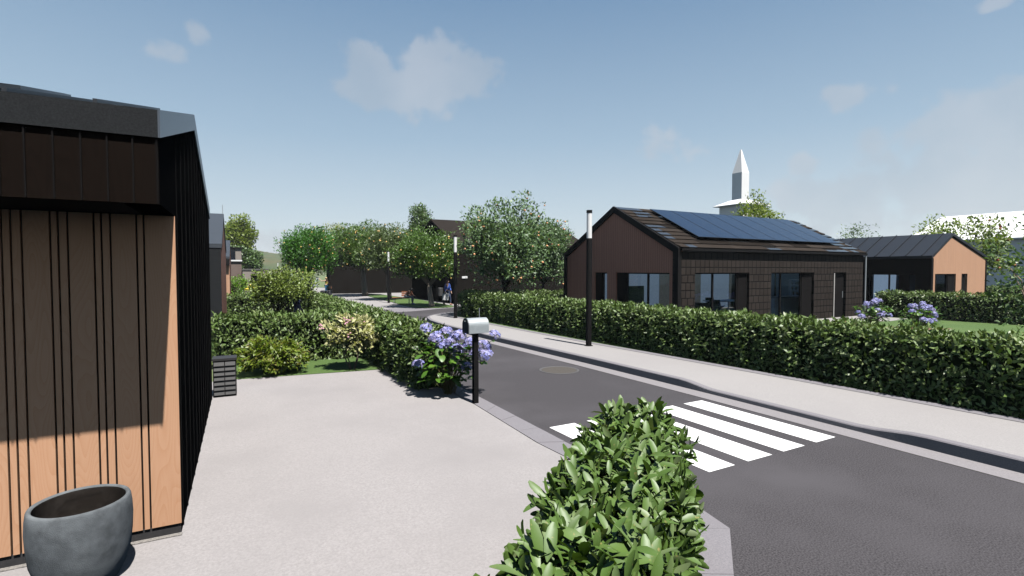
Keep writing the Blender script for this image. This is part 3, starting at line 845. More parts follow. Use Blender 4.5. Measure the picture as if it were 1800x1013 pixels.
def shell_chair(label, x, y, rz):
    c = thing('dining_chair', label, 'chair', (x, y, GZ + .02), rz, 'chairs round the dining table')
    V = []; F = []
    prof = [(.24, .46), (.1, .43), (-.12, .44), (-.22, .52), (-.26, .68), (-.28, .84)]
    for i, (a, z) in enumerate(prof):
        w = .24 if i < 3 else .25
        for k in range(7):
            t = k / 6 - .5; V.append((a + (.10 * (2 * t) ** 2 if i > 2 else 0), t * 2 * w, z + (.13 * abs(2 * t) ** 2.2 if i < 4 else 0)))
    for i in range(5):
        for k in range(6): F.append((i * 7 + k, i * 7 + k + 1, i * 7 + 8 + k, i * 7 + 7 + k))
    o = MB().add(V, F).build('seat_shell', FURN, c, True)
    sm = o.modifiers.new('thick', 'SOLIDIFY'); sm.thickness = .03
    for a in (-1, 1):
        for b in (-1, 1): MB().tube([(a * .2, b * .2, 0), (a * .08, b * .09, .43)], [.012, .014], 6).build('leg', INWHITE, c)


shell_chair('dark shell chair at the near left end of the white dining table', 19.25, 15.65, R(10))
shell_chair('dark shell chair in front of the white dining table, seen side on', 20.25, 15.2, R(95))
shell_chair('dark shell chair at the far right end of the white dining table', 21.2, 16.0, R(185))
shell_chair('dark shell chair behind the white dining table', 20.3, 16.75, R(-95))
ac = thing('armchair', 'charcoal armchair just inside the first street window', 'armchair', (17.75, 15.0, GZ + .02), R(15))
MB().box(-.55, .35, -.36, .36, .06, .42).build('seat', FURN, ac)
MB().box(-.62, -.42, -.46, .46, .06, .80).build('backrest', FURN, ac)
for s in (-1, 1): MB().box(-.42, .38, s * .41 - .05, s * .41 + .05, .06, .62).build('armrest', FURN, ac)
kc = thing('kitchen_counter', 'white kitchen counter inside the second street window', 'counter', (22.9, 15.4, GZ + .02), R(0))
MB().box(-.4, 3.0, -.35, .35, 0, .84).build('cabinet', INWHITE, kc)
MB().box(-.43, 3.03, -.38, .38, .843, .88).build('worktop', mat('pale_worktop', (.5, .52, .55), rough=.35), kc)
sh = thing('wall_shelf', 'small shelf unit with jars and books on the kitchen wall', 'shelf', (26.28, 16.2, GZ + .85))
mb = MB()
for i in range(4): mb.box(-.22, 0, -.42, .42, i * .27, i * .27 + .025)
mb.box(-.22, 0, -.445, -.421, 0, .835); mb.box(-.22, 0, .421, .445, 0, .835)
mb.build('shelf_frame', INWHITE, sh)
jm = [mat('jar_dark', (.05, .04, .04), rough=.4), mat('jar_grey', (.3, .28, .27), rough=.4)]
for i in range(3):
    y = -.38
    while y < .32:
        w = random.uniform(.05, .09); hh = random.uniform(.10, .2)
        if random.random() < .7:
            tag(MB().lathe([(0, 0), (w * .5, 0), (w * .5, hh * .8), (w * .3, hh), (0, hh)], 10, 0, (0, 0, 0)).build('jar', jm[random.randrange(2)], None, True), 'small dark jar on the kitchen wall shelf', 'jar', 'jars on the kitchen shelf').location = (26.17, 16.2 + y, GZ + .85 + i * .27 + .026)
        y += w + .03

# ------------------------------------------------------------------ second house, light gable
s2 = thing('light_gable_house', 'smaller house with black roof and sunlit pale timber gable on the right', 'house', (29.2, 11.6, GZ))
GW, GL, E2, R2, RX = 6.1, 9.0, 2.80, 3.86, 2.05
GH = [(.42, 2.62, .02, 2.0), (3.25, 3.92, .02, 2.0)]
EL = lambda x: E2 + (R2 - E2) * (x / RX if x < RX else (GW - x) / (GW - RX))
wb = MB(); wall_boxes(wb, 0.24, GW - .05, 0, E2 - .05, 0.0, .24, GH, 'x'); wb.prism([(0.05, E2 - .05), (GW - .05, E2 - .05), (RX, R2 - .06)], 0, .24, 'y'); wb.build('timber_gable', PEACHCLAD, s2)
WH = [(.62, 3.1, .02, 2.0)]
sw2 = MB(); wall_boxes(sw2, 0.0, GL, 0, E2 - .06, 0, .24, WH, 'y'); sw2.build('side_wall', BLACKSEAM, s2)
MB().box(GW - .24, GW, .26, GL, 0, E2 - .06).build('far_wall', BLACKSEAM, s2)
MB().box(.24, GW - .24, GL - .24, GL, 0, E2 - .06).prism([(0, E2 - .05), (GW, E2 - .05), (RX, R2 - .06)], GL - .24, GL, 'y').build('rear_gable', BLACKSEAM, s2)
rf3 = MB()
for (a, za, b, zb) in ((-.10, E2 - .06, RX, R2 + .02), (RX, R2 + .02, GW + .10, E2 - .04)):
    if a < 0: rf3.prism([(a, za), (b, zb), (b, zb + .13), (a, za + .13)], -.06, GL + .06, 'y')
    else:
        for (t0, t1, y0, y1) in ((0, .15, -.06, GL + .06), (.85, 1, -.06, GL + .06), (.15, .85, -.06, .6), (.15, .85, GL - .6, GL + .06)):
            pb = lambda t, k: (a + (b - a) * t, za + (zb - za) * t + k)
            rf3.prism([pb(t0, 0), pb(t1, 0), pb(t1, .13), pb(t0, .13)], y0, y1, 'y')
rf3 = rf3.build('roof', ROOFMETAL, s2)
MB().prism([pb(.15, .06), pb(.85, .06), pb(.85, .07), pb(.15, .07)], .6, GL - .6, 'y').build('added_roof_glazing', GLASS, rf3)  # added on the hidden slope to let sun onto the inner walls
mb = MB()
for k in range(13):
    y = .35 + k * .68
    mb.add([(-.1, y - .02, E2 + .07), (-.1, y + .02, E2 + .07), (RX, y + .02, R2 + .15), (RX, y - .02, R2 + .15), (-.1, y - .02, E2 + .11), (-.1, y + .02, E2 + .11), (RX, y + .02, R2 + .19), (RX, y - .02, R2 + .19)],
           [(4, 5, 6, 7), (0, 1, 5, 4), (2, 3, 7, 6), (1, 2, 6, 5), (3, 0, 4, 7)])
mb.build('roof_seam', ROOFMETAL, rf3)
MB().box(-.03, .08, -.04, -.003, 0, E2 - .02).build('corner_post', BLACKP, s2)
MB().box(GW - .08, GW + .03, -.04, -.003, 0, E2 - .02).build('corner_post', BLACKP, s2)
window(s2, 'x', .42, 1.9, .02, 2.0, .12, (.72,))
MB().box(1.9, 2.62, .06, .18, .02, 2.0).build('side_panel', BLACKGAP, s2)
MB().box(3.25, 3.92, .10, .18, .02, 2.0).build('door', BLACKGAP, s2)
window(s2, 'y', .62, 3.1, .02, 2.0, .12, (1.80,))
MB().box(.24, GW - .24, .24, GL - .24, .004, .02).build('floor', FLOORW, s2)
for b in ((.25, GW - .25, GL - .5, GL - .26), (2.9, 3.0, .26, 2.1), (3.0, GW - .26, 3.9, 4.0)): MB().box(*b, .02, 2.5).build('inner_wall', INBLUE, s2)
MB().box(2.86, 2.895, .3, 1.2, .02, 2.45).build('wood_panelling', TAUPE, s2)

# ------------------------------------------------------------------ houses further down the left side
def left_house(label, X, Y, depth, eave, ridge, front, frontm, sidem, length=9, recess=0):
    o = thing('row_house', label, 'house', (X, Y, 0), R(-1.2), 'houses along the left side')
    yr = depth / 2
    MB().prism([(0, 0), (depth, 0), (depth, eave), (yr, ridge), (0, eave)], -.25, -.004, 'x').build('gable_wall', sidem, o)
    MB().box(-length, -.25, .02, depth, 0, eave).build('wall', BLACKGAP, o)
    if recess:
        MB().box(-length, -.01, -.03, .015, .02, eave - .45).build('front_cladding', frontm, o)
        MB().box(-length, -.01, -.35, .015, eave - .45, eave).build('overhang', BLACKP, o)
    else:
        MB().box(-length, -.01, -.03, .015, .02, eave).build('front_cladding', frontm, o)
    r = MB().prism([(-.05 - recess, eave), (-.05 - recess, eave + .14), (yr, ridge + .15), (depth + .04, eave + .14), (depth + .04, eave), (yr, ridge + .01)], -length, .02, 'x').build('roof', mat('roof_slate_blue', (.045, .052, .062), (.04, .046, .055), scale=6, rough=.45), o)
    return o


h2 = left_house('second house on the left, dark slate front and brown timber side, blue grey roof', -.17, 20.0, 5.9, 3.06, 4.35, 1, SLATE, BROWNCLAD_Y)
h3 = left_house('third house on the left, pale timber front strip under a blue grey roof', .13, 40.0, 6.0, 3.1, 4.35, 1, PEACHCLAD, BROWNCLAD_Y, recess=.3)
MB().tube([(-.02, 3.0, 4.4), (-.02, 3.0, 4.85)], .012, 6).build('antenna', GALV, h2)
ap = thing('apartment_block', 'small brown block with a white balcony edge and dark blue window, far left', 'building', (.3, 58, 0))
BRWALL = mat('brown_render', (.16, .115, .095), (.14, .10, .082), scale=2, rough=.85)
GRWALL = mat('taupe_render', (.27, .23, .20), (.24, .21, .18), scale=2, rough=.85)
MB().box(-3, .95, 0, 6, 0, 3.2).build('lower_wall', BRWALL, ap)
MB().box(-3, 1.0, -.15, 6, 3.2, 3.34).build('balcony_edge', WHITEW, ap)
MB().box(.42, .95, .1, 6, 3.34, 4.5).box(-3, .42, .6, 6, 3.34, 4.5).build('upper_wall', GRWALL, ap)
MB().box(-3, .40, .5, .59, 3.36, 4.4).build('window', mat('dark_blue_glass', (.02, .035, .09), rough=.15), ap)
MB().box(-3, 1.02, -.05, 6, 4.5, 4.6).build('roof', BLACKP, ap)
ga = thing('low_garage', 'low grey flat roofed garage with a dark opening, left background', 'garage', (1.3, 57, 0))
wall_boxes(MB(), 0, 2.25, 0, 2.3, 0, .25, [(.72, 1.66, 0, 1.98)], 'x').build('front_wall', GRWALL, ga)
MB().box(0, .2, .25, 6, 0, 2.3).box(2.05, 2.25, .25, 6, 0, 2.3).box(.2, 2.05, 5.8, 6, 0, 2.3).build('side_wall', GRWALL, ga)
MB().box(-.05, 2.3, -.06, 6.05, 2.3, 2.46).build('roof', mat('grey_parapet', (.10, .095, .09), rough=.8), ga)
MB().box(.72, 1.66, .28, .33, .1, 1.98).build('door', BLACKGAP, ga)

# ------------------------------------------------------------------ dark barns round the square
b1 = thing('dark_barn', 'long dark barn behind the citrus trees on the square', 'barn', (8.75, 52.6, 0), R(-7))
def barn(o, L, W, e, r, ov=.015):
    wb = MB(); wb.box(0, L, 0, W, 0, e); wb.build('wall', BARN, o)
    MB().prism([(0, e), (W, e), (W / 2, r)], .02, L - .02, 'x').build('gable', BARN, o)
    MB().prism([(-ov, e - .02), (-ov, e + .03), (W / 2, r + .08), (W + ov, e + .03), (W + ov, e - .02), (W / 2, r)], -.02, L + .02, 'x').build('roof', BARNR, o)
barn(b1, 12, 8, 4.1, 6.0)
b2 = thing('dark_barn', 'dark barn with a steep black gable behind the apple trees', 'barn', (13.5, 32.4, 0), 0)
barn(b2, 11.5, 9.2, 4.1, 6.1)
MB().box(.55, .95, -.06, -.004, 1.75, 1.9).build('wall_light', WHITEW, b2)
lw = thing('garden_wall', 'low pale blue grey wall left of the far barn', 'wall', (9.6, 79, 0))
MB().box(-4, 2.0, 0, .4, 0, 1.25).build('wall', mat('blue_grey_render', (.42, .46, .50), rough=.8), lw)
MB().box(-4, 2.05, -.03, .43, 1.25, 1.33).build('coping', STONE, lw)

# ------------------------------------------------------------------ white massing: church tower, hall
ch = thing('church', 'plain white church tower with a pointed spire behind the tiled house', 'church', (105.5, 79.6, 0))
MB().box(-1.3, 1.3, -1.3, 1.3, 18.6, 25.0).build('tower', WHITEW, ch)
q = lambda s, z: [(-s, -s, z), (s, -s, z), (s, s, z), (-s, s, z)]
MB().add(q(1.3, 25.0) + q(.12, 30.5), [(0, 1, 5, 4), (1, 2, 6, 5), (2, 3, 7, 6), (3, 0, 4, 7), (4, 5, 6, 7)]).build('spire', WHITEW, ch)
MB().box(-3.0, 4.4, -3.0, 3.4, 0, 17.3).build('nave_wall', WHITEW, ch)
MB().add([(-4, -4, 17.3), (5.4, -4, 17.3), (5.4, 4.4, 17.3), (-4, 4.4, 17.3), (-4, -4, 17.45), (5.4, -4, 17.45), (5.4, 4.4, 17.45), (-4, 4.4, 17.45), (-.3, 0, 19.4), (1.4, 0, 19.4)],
         [(0, 3, 2, 1), (0, 1, 5, 4), (1, 2, 6, 5), (2, 3, 7, 6), (3, 0, 4, 7), (4, 5, 9, 8), (5, 6, 9), (6, 7, 8, 9), (7, 4, 8)]).build('roof', WHITEW, ch)
ha = thing('white_hall', 'large plain white hall with a sloping white roof behind the pale gable house', 'hall', (60, -6, 0))
MB().box(0, 16, 0, 32, 0, 5.1).build('wall', WHITEW, ha)
MB().prism([(0.02, 5.1), (15.98, 5.1), (8, 7.9)], .02, 31.9, 'y').build('gable', WHITEW, ha)
rw = MB()
rw.prism([(-.3, 5.0), (8, 7.95), (8, 8.1), (-.3, 5.15)], -.2, 32.2, 'y'); rw.prism([(8, 7.95), (16.3, 5.0), (16.3, 5.15), (8, 8.1)], -.2, 32.2, 'y')
rw.build('roof', WHITEW, ha)
wt = thing('white_building', 'distant white flat roofed building just above the black roof', 'building', (117, 61, 0), R(-29))
MB().box(-6, 4, 0, 6, 0, 8.6).build('wall', WHITEW, wt)
MB().box(-6.2, 4.2, -.2, 6.2, 8.6, 8.95).build('roof', WHITEW, wt)

# ------------------------------------------------------------------ hedges
e = Vector((.733, .680)); nrm = Vector((-.680, .733))
a = e * 1.30 + nrm * .36; b = e * 4.58 + nrm * .36
hedge('clipped laurel hedge with big glossy leaves in the foreground', a, b, .64, .97, LAURELN, HCORE, 760, .132, .046, near=True, seed=3, spill=.09)
SG = 'clipped hedges between the gardens'
# street hedge across the road, slightly bent line: one hedge
hedge('long clipped hedge along the pavement in front of the tiled house', (9.62 + .46, 22.6), (10.15 + .5, -3.2), .95, 1.10, LAUREL, HCORE, 560, .112, .044, group=SG, z=.12, seed=4)
hedge('short hedge behind the apple trees, at right angles to the street hedge', (10.6, 24.0), (15.6, 21.4), .8, 1.06, LAUREL, HCORE, 330, .125, .05, group=SG, z=.12, seed=5)
hedge('hedge between driveway lawn and road behind the blue hydrangea', (3.44, 9.35), (3.62, 26.4), .66, 1.13, LAUREL, HCORE, 560, .112, .045, group=SG, seed=6)
hedge('hedge along the back of the front lawn behind the cream azalea', (-.3, 14.45), (3.1, 14.05), .8, 1.13, LAUREL, HCORE, 460, .12, .048, group=SG, seed=7)
hedge('far hedge of the next garden behind the olive shrub', (-.1, 27.3), (3.5, 26.9), .8, 1.13, LAUREL, HCORE, 330, .125, .05, group=SG, seed=8)
hedge('far roadside hedge leading towards the square', (3.62, 26.9), (4.0, 49), .7, 1.13, LAUREL, HCORE, 220, .14, .056, group=SG, seed=9)
hedge('hedge across the lawn in front of the pale gable house', (27.4, 12.9), (28.6, 2.2), 1.0, 1.12, LAUREL, HCORE, 300, .125, .05, group=SG, z=.12, seed=10)
hedge('distant hedge in front of the white hall', (38, 13.5), (40, 4), 1.0, 1.2, LAUREL, HCORE, 200, .14, .056, group=SG, z=.12, seed=11)

# ------------------------------------------------------------------ trees
CG = 'citrus trees on the island'
tree('citrus_tree', 'round citrus tree on a pale trunk, nearest the bench on the island', (11.15, 30.4, .02), (.17, 1.5), (-.3, 0, 3.1), (1.88, 1.88, 1.70), ORANGEL, BARK, 150, 120, .32, .15, .06, fruit=ORANGEF, nfruit=54, fr=.05, group=CG, seed=21, bottom=-.55)
tree('citrus_tree', 'greyer citrus tree on the island behind the third lamp', (10.95, 39.2, .02), (.17, 2.0), (-.2, 0, 3.8), (1.9, 1.9, 1.9), OLIVEL, BARK, 130, 110, .33, .16, .065, fruit=ORANGEF, nfruit=38, fr=.05, group=CG, seed=22, bottom=-.55)
tree('citrus_tree', 'taller citrus tree on a thick trunk in front of the dark barn', (10.8, 46.6, .02), (.24, 2.5), (-.3, 0, 4.2), (2.6, 2.6, 2.2), ORANGEL, BARK, 170, 120, .40, .18, .075, fruit=ORANGEF, nfruit=46, fr=.06, group=CG, seed=23, bottom=-.55)
tree('citrus_tree', 'bright green citrus tree standing left of the dark barn', (5.75, 44.6, .0), (.2, 1.9), (.0, 0, 3.85), (2.0, 2.0, 2.1), ORANGEB, BARK, 160, 130, .34, .17, .07, fruit=ORANGEF, nfruit=60, fr=.055, group=CG, seed=24)
AG = 'apple trees behind the street hedge'
tree('apple_tree', 'large grey green apple tree with red fruit behind the street hedge', (11.3, 20.9, .12), (.10, 1.35), (-.1, .1, 3.4), (1.95, 1.95, 1.95), APPLEL, DBARK, 120, 105, .30, .145, .078, fruit=APPLEF, nfruit=46, fr=.05, group=AG, shell=.35, limbs=9, seed=31, bottom=-.95)
tree('apple_tree', 'smaller apple tree beside the tiled house gable', (16.0, 25.2, .12), (.09, 1.45), (.1, 0, 3.2), (1.6, 1.6, 1.85), APPLEL, DBARK, 100, 95, .29, .145, .08, fruit=APPLEF, nfruit=36, fr=.05, group=AG, shell=.35, seed=32, bottom=-.95)
tree('apple_tree', 'apple tree with dark leaves and few red fruit behind the pale gable house', (40.2, 14.6, .1), (.15, 1.7), (0, 0, 3.5), (2.9, 2.9, 2.2), SHRUBL, DBARK, 80, 60, .36, .19, .11, fruit=REDF, nfruit=12, fr=.08, shell=.55, seed=33)
tree('poplar_tree', 'slim pale green tree rising behind the barn gable', (19, 56, 0), (.2, 3.5), (0, 0, 6.3), (1.35, 1.35, 3.4), MIDL, DBARK, 80, 80, .38, .26, .15, seed=34)
tree('lime_tree', 'tall lime green tree above the houses on the left', (1.45, 85, 0), (.3, 4), (.15, 0, 7.0), (1.9, 1.9, 2.6), LIMEL, DBARK, 95, 110, .42, .32, .18, seed=35)
tree('broadleaf_tree', 'lower bright green tree behind the low garage', (2.0, 79, 0), (.25, 2), (.2, 0, 3.5), (1.9, 1.9, 1.9), MIDL, DBARK, 80, 90, .4, .3, .17, seed=36)
tree('young_tree', 'small yellowish tree peeping over the far barn', (12.2, 69, 0), (.2, 4), (0, 0, 7.0), (1.5, 1.5, 1.4), YELLOWL, DBARK, 35, 35, .34, .2, .1, seed=37)
tree('lime_tree', 'yellow green tree behind the solar roof next to the church', (36.2, 25.9, 0), (.2, 3.5), (0, 0, 6.0), (1.55, 1.55, 1.95), LIMEL, DBARK, 70, 70, .36, .19, .10, seed=38)
tree('young_tree', 'thin light green treetop above the black roof', (48.5, 24.7, 0), (.15, 3.5), (0, 0, 5.0), (1.3, 1.3, 1.2), MIDL, DBARK, 26, 26, .34, .2, .08, seed=39, shell=.7)
tree('ornamental_tree', 'leafy branches of a young tree at the right edge', (17.3, 4.83, .12), (.05, 1.2), (0, 0, 2.15), (.72, .72, 1.5), MIDL, PBARK, 60, 14, .18, .13, .07, seed=40, bottom=-.98, out=.9)
# shrubs on the left
tree('olive_shrub', 'wide olive green shrub standing in the next garden', (2.05, 24.0, 0), (.055, .55), (0, 0, 1.52), (1.18, 1.18, .72), SHRUBL, DBARK, 110, 90, .2, .11, .065, seed=41, stems=4, splay=.35, limbs=5, cat='shrub', bottom=-.35, shell=.35)
tree('maple_shrub', 'low spreading yellow green maple shrub on the lawn beside the black box', (.86, 12.55, .01), (.025, .18), (0, 0, .40), (.70, .62, .34), ACERL, DBARK, 95, 50, .08, .10, .042, seed=42, stems=3, splay=.1, limbs=4, cat='shrub', droop=.7, bottom=-.5, shell=.4, out=1.1)
tree('azalea', 'cream azalea with pink blossom on thin bare stems', (2.5, 12.1, .01), (.016, .38), (-.02, .1, .82), (.56, .50, .34), CREAML, PBARK, 85, 52, .08, .11, .05, seed=43, stems=4, splay=.22, limbs=4, cat='shrub', bottom=-.6, shell=.3, petals=PINK, npet=10)
tree('garden_shrub', 'fresh green rounded shrub beside the row houses', (.72, 44.5, 0), (.05, .3), (0, 0, 1.05), (.68, .68, .78), BRIGHTL, DBARK, 40, 50, .16, .13, .06, seed=44, stems=2, cat='shrub')


# flowering plants
def floret_head(name, r, m, parent, n=70, seed=1):
    """rounded head of four petalled florets"""
    rg = np.random.default_rng(seed); mb = MB()
    for i in range(n):
        d = rg.normal(size=3); d /= np.linalg.norm(d)
        if d[2] < -.35: d[2] = -d[2]
        c = Vector(d * np.array([r, r, r * .86]) * (.92 + .12 * rg.random())); nn = Vector(d + rg.normal(size=3) * .25).normalized()
        a = nn.cross(Vector(rg.normal(size=3))).normalized(); b = nn.cross(a); s = r * .24
        vs = [c]; fs = []
        for k in range(4):
            ang = k * math.pi / 2; u = a * math.cos(ang) + b * math.sin(ang); w = nn.cross(u)
            vs += [c + u * s * .6 - w * s * .42 + nn * s * .12, c + u * s * 1.05 + nn * s * .05, c + u * s * .6 + w * s * .42 + nn * s * .12]
            o = 1 + 3 * k; fs += [(0, o, o + 1, o + 2)]
        mb.add(vs, fs)
    return mb.build(name, m, parent)


def hydrangea(label, loc, heads, r, leaf_n, seed, group, lsize=.13, spread=(.42, .34), pale=()):
    """heads: points relative to the foot of the plant"""
    global rng
    rng = np.random.default_rng(seed)
    t = thing('hydrangea', label, 'flowering shrub', loc, 0, group)
    stem = MB(); first = None; P = []; D = []; 
    for i, hd in enumerate(heads):
        hd = Vector(hd); f = Vector((rng.normal() * .06, rng.normal() * .06, 0))
        mid = f.lerp(hd, .5) + Vector((0, 0, .08 * hd.z)) - Vector((hd.x, hd.y, 0)) * .12
        tip = hd - Vector((0, 0, r * .5))
        stem.tube([f, f.lerp(mid, .6), mid, tip], [.007, .0065, .006, .0045], 6)
        if first is None:
            o = floret_head('flower_head', r, PETAL, t, 84, seed); first = o.data
        else:
            o = bpy.data.objects.new('flower_head', first); col.objects.link(o); o.parent = t
        o.location = hd; o.rotation_euler = (rng.normal() * .25, rng.normal() * .25, rng.random() * 6.28); o.scale = [.85 + .35 * rng.random()] * 3
        for k in range(7):
            tt = k / 6; c = mid.lerp(tip, tt * .9)
            ang = k * 2.4 + i; P.append(c); D.append((math.cos(ang), math.sin(ang), .25 + .3 * rng.normal()))
    for k in range(leaf_n):
        aa = rng.random() * 6.28; q = math.sqrt(rng.random()); zz = .24 + rng.random() * .56 * max(h[2] for h in heads)
        P.append((math.cos(aa) * q * spread[0], math.sin(aa) * q * spread[1], zz)); D.append((math.cos(aa) + rng.normal() * .4, math.sin(aa) + rng.normal() * .4, .1 + rng.normal() * .4))
        if k % 3 == 0: stem.tube([(rng.normal() * .03, rng.normal() * .03, 0), (math.cos(aa) * q * spread[0] * .6, math.sin(aa) * q * spread[1] * .6, zz * .7), P[-1]], [.007, .006, .004], 5)
    stem.build('stems', mat('green_stem', (.16, .20, .05), (.22, .13, .06), scale=9, rough=.6), t, True)
    P = np.array([tuple(p) for p in P]); D = np.array(D)
    sz = lsize * (.65 + .6 * rng.random(len(P)))
    V, F = leaves(P, D, sz, sz * .66, near=True, fold=.18, curl=.3, up=np.array([0, 0, 1.6]))
    fast('leaves', V, F, HYDL, t, smooth=True)
    return t, first


HG = 'blue hydrangeas'
hb = (3.56, 8.85, .01)
heads = [(3.14, 8.86, 1.23), (3.29, 8.77, 1.05), (3.53, 8.63, .98), (3.60, 8.55, .83), (3.65, 8.57, 1.08), (3.44, 8.78, .90), (3.82, 8.55, .88), (3.85, 8.50, .98),
         (4.08, 8.40, .90), (4.24, 8.30, 1.10), (2.98, 8.85, .58), (3.74, 8.40, .54), (4.07, 8.33, .74), (3.93, 8.46, .78), (3.60, 9.05, 1.12), (3.75, 9.05, 1.0)]
ht, hme = hydrangea('large blue hydrangea beside the mailbox', hb, [(x - hb[0], y - hb[1], z) for x, y, z in heads], .122, 170, 51, HG, .165, (.56, .44))
wf = bpy.data.objects.new('pale_flower_head', floret_head('pale_flower_head', .05, PALEPETAL, ht, 30, 5).data)
pf_ = [o for o in ht.children if o.name.startswith('pale')][0]; pf_.location = (2.96 - hb[0], 8.95 - hb[1], .88)


def far_hyd(label, loc, n, seed):
    rg = random.Random(seed)
    hs = []
    for i in range(n):
        a = rg.random() * 6.28; q = math.sqrt(rg.random()); hs.append((math.cos(a) * q * .72, math.sin(a) * q * .5, .42 + .58 * (1 - q * q) + rg.uniform(-.12, .08)))
    return hydrangea(label, loc, hs, .11, 190, seed, HG, .14, (.7, .5))


far_hyd('blue hydrangea nearer the tiled house door', (21.5, 10.35, GZ + .01), 17, 52)
far_hyd('blue hydrangea standing in the lawn right of the other one', (21.3, 8.75, GZ + .01), 16, 53)
yf = thing('yellow_flowers', 'yellow flowering perennials with strap leaves in the far garden', 'flowering plant', (1.0, 34.2, 0))
rng = np.random.default_rng(60); st_mb = MB(); fl_mb = MB(); P = []; D = []
for i in range(9):
    x, y, z = rng.uniform(-.35, .75), rng.uniform(-.3, .3), rng.uniform(1.15, 1.6)
    st_mb.tube([(x * .5, y * .5, 0), (x * .8, y * .8, z * .6), (x, y, z)], .012, 5)
    fl_mb.lathe([(.02, -.03), (.13, 0), (.15, .03), (.08, .06), (0, .07)], 9, 0, (x, y, z))
for i in range(120):
    a_ = rng.random() * 6.28; P.append((rng.normal() * .25, rng.normal() * .2, rng.random() * .5)); D.append((math.cos(a_) * .5, math.sin(a_) * .5, 1))
st_mb.build('stems', DBARK, yf); fl_mb.build('flower_heads', YELLOWF, yf)
V, F = leaves(np.array(P), np.array(D), .5, .05); fast('leaves', V, F, MIDL, yf)

# ------------------------------------------------------------------ street furniture
LG = 'slim street lamps with white tops'


def lamp0():
    t = thing('street_lamp', 'tallest nearest black street lamp on the pavement in front of the tiled house', 'street lamp', (8.95, 11.62, .155), 0, LG)
    MB().lathe([(0, 0), (.12, 0), (.12, .012), (.082, .02), (.082, 3.02), (.078, 3.05), (0, 3.05)], 20).build('pole', BLACKP, t, False)
    MB().lathe([(0, 3.051), (.074, 3.051), (.074, 3.76), (0, 3.76)], 20).build('diffuser', LAMPW, t, False)
    MB().lathe([(0, 3.761), (.082, 3.761), (.082, 3.84), (0, 3.845)], 20).build('cap', BLACKP, t)
    return t


l0 = lamp0()
for (x, y, z, s, lab) in [(8.95, 21.35, .155, .97, 'second street lamp at the pavement corner beside the street hedge'),
                          (9.95, 35.9, .0, .96, 'street lamp on the island beside the bench'),
                          (6.02, 47.5, .0, .95, 'street lamp in front of the bright green citrus tree'),
                          (8.1, 103.0, .0, .98, 'farthest tiny street lamp against the hills')]:
    c = copy_tree(l0); c.location = (x, y, z); c.scale = (s, s, s); c['label'] = lab

mbx = thing('mailbox', 'grey metal mailbox with rounded top on a black post', 'mailbox', (3.70, 7.96, .018))
MB().prism([(-.042, -.042), (.042, -.042), (.042, .042), (-.042, .042)], 0, 1.21, 'z').box(-.12, .12, -.07, .07, 1.205, 1.215).build('post', BLACKP, mbx)
arc = [(-.125, 1.216), (.125, 1.216)] + [(.125 * math.cos(t), 1.345 + .125 * math.sin(t)) for t in [math.pi * i / 14 for i in range(15)]]
MB().prism(arc, -.17, .20, 'x').build('body', GALV, mbx)
arc2 = [(y * 1.03, 1.216 + (z - 1.216) * 1.012) for y, z in arc]
dm = mat('shaded_door_steel', (.12, .125, .135), (.10, .105, .11), scale=8, rough=.4, metal=.5)  # darker than the body: shade on this end is put into the colour
do = MB().prism(arc2, -.186, -.1705, 'x').build('door', dm, mbx)
MB().tube([(-.187, -.03, 1.42), (-.205, 0, 1.42), (-.187, .03, 1.42)], .006, 6).build('handle', GALV, do)
MB().tube([(.11, .07, 1.44), (.11, .07, 1.63)], .006, 6).build('flag_rod', GALV, mbx)

pot = thing('planter', 'empty grey stone planter bowl by the light timber wall', 'planter', (-.975, 4.79, .008))
POT = mat('weathered_stone', (.125, .138, .148), (.055, .061, .066), scale=11, rough=.85, bump=.45, bscale=170, c3=(.165, .18, .19), s3=3.2, detail=9)
pr = [(0, 0), (.20, 0), (.222, .012), (.262, .10), (.294, .21), (.306, .33), (.311, .44), (.307, .53), (.300, .585), (.294, .598), (.284, .603), (.274, .600), (.268, .590)]
pi_ = [(.268, .590), (.266, .57), (.272, .50), (.274, .42), (.270, .34), (.20, .30), (0, .30)]
MB().lathe(pr, 72).build('bowl', POT, pot, True)
MB().lathe(pi_, 72).build('inner_glaze', mat('dark_brown_glaze', (.030, .024, .020), (.018, .015, .013), scale=7, rough=.32, stretch=(1, 1, 5), c3=(.045, .038, .033), s3=9), pot, True)

acu = thing('heat_pump', 'black louvred box at the far corner of the near house', 'heat pump', (-.26, 10.58, .008), R(-1.2))
MB().box(0, .37, .02, .36, 0, .66).build('casing', BLACKP, acu)
MB().box(-.01, .38, 0, .37, .66, .70).build('lid', mat('dark_lid', (.03, .028, .028), rough=.55), acu)
LV = mat('charcoal_louvre', (.032, .030, .029), rough=.6)
for i in range(7):
    z = .04 + i * .088
    for a_, b_ in ((.015, .178), (.192, .355)):
        MB().add([(a_, -.012, z), (b_, -.012, z), (b_, .018, z + .075), (a_, .018, z + .075), (a_, .018, z), (b_, .018, z)], [(0, 1, 2, 3), (4, 5, 1, 0), (0, 3, 4), (1, 5, 2)]).build('louvre', LV, acu)

mh = thing('manhole_cover', 'round manhole cover in the road', 'manhole cover', (6.65, 9.73, .003))
MB().lathe([(.46, -.02), (.46, .004), (.41, .0045), (.405, .001)], 48).build('rim', mat('iron_rim', (.10, .095, .095), rough=.7), mh)
MB().lathe([(0, .003), (.40, .003)], 48).build('lid', mat('iron_lid', (.062, .052, .042), (.08, .068, .055), scale=40, rough=.7, bump=.8, bscale=60), mh)

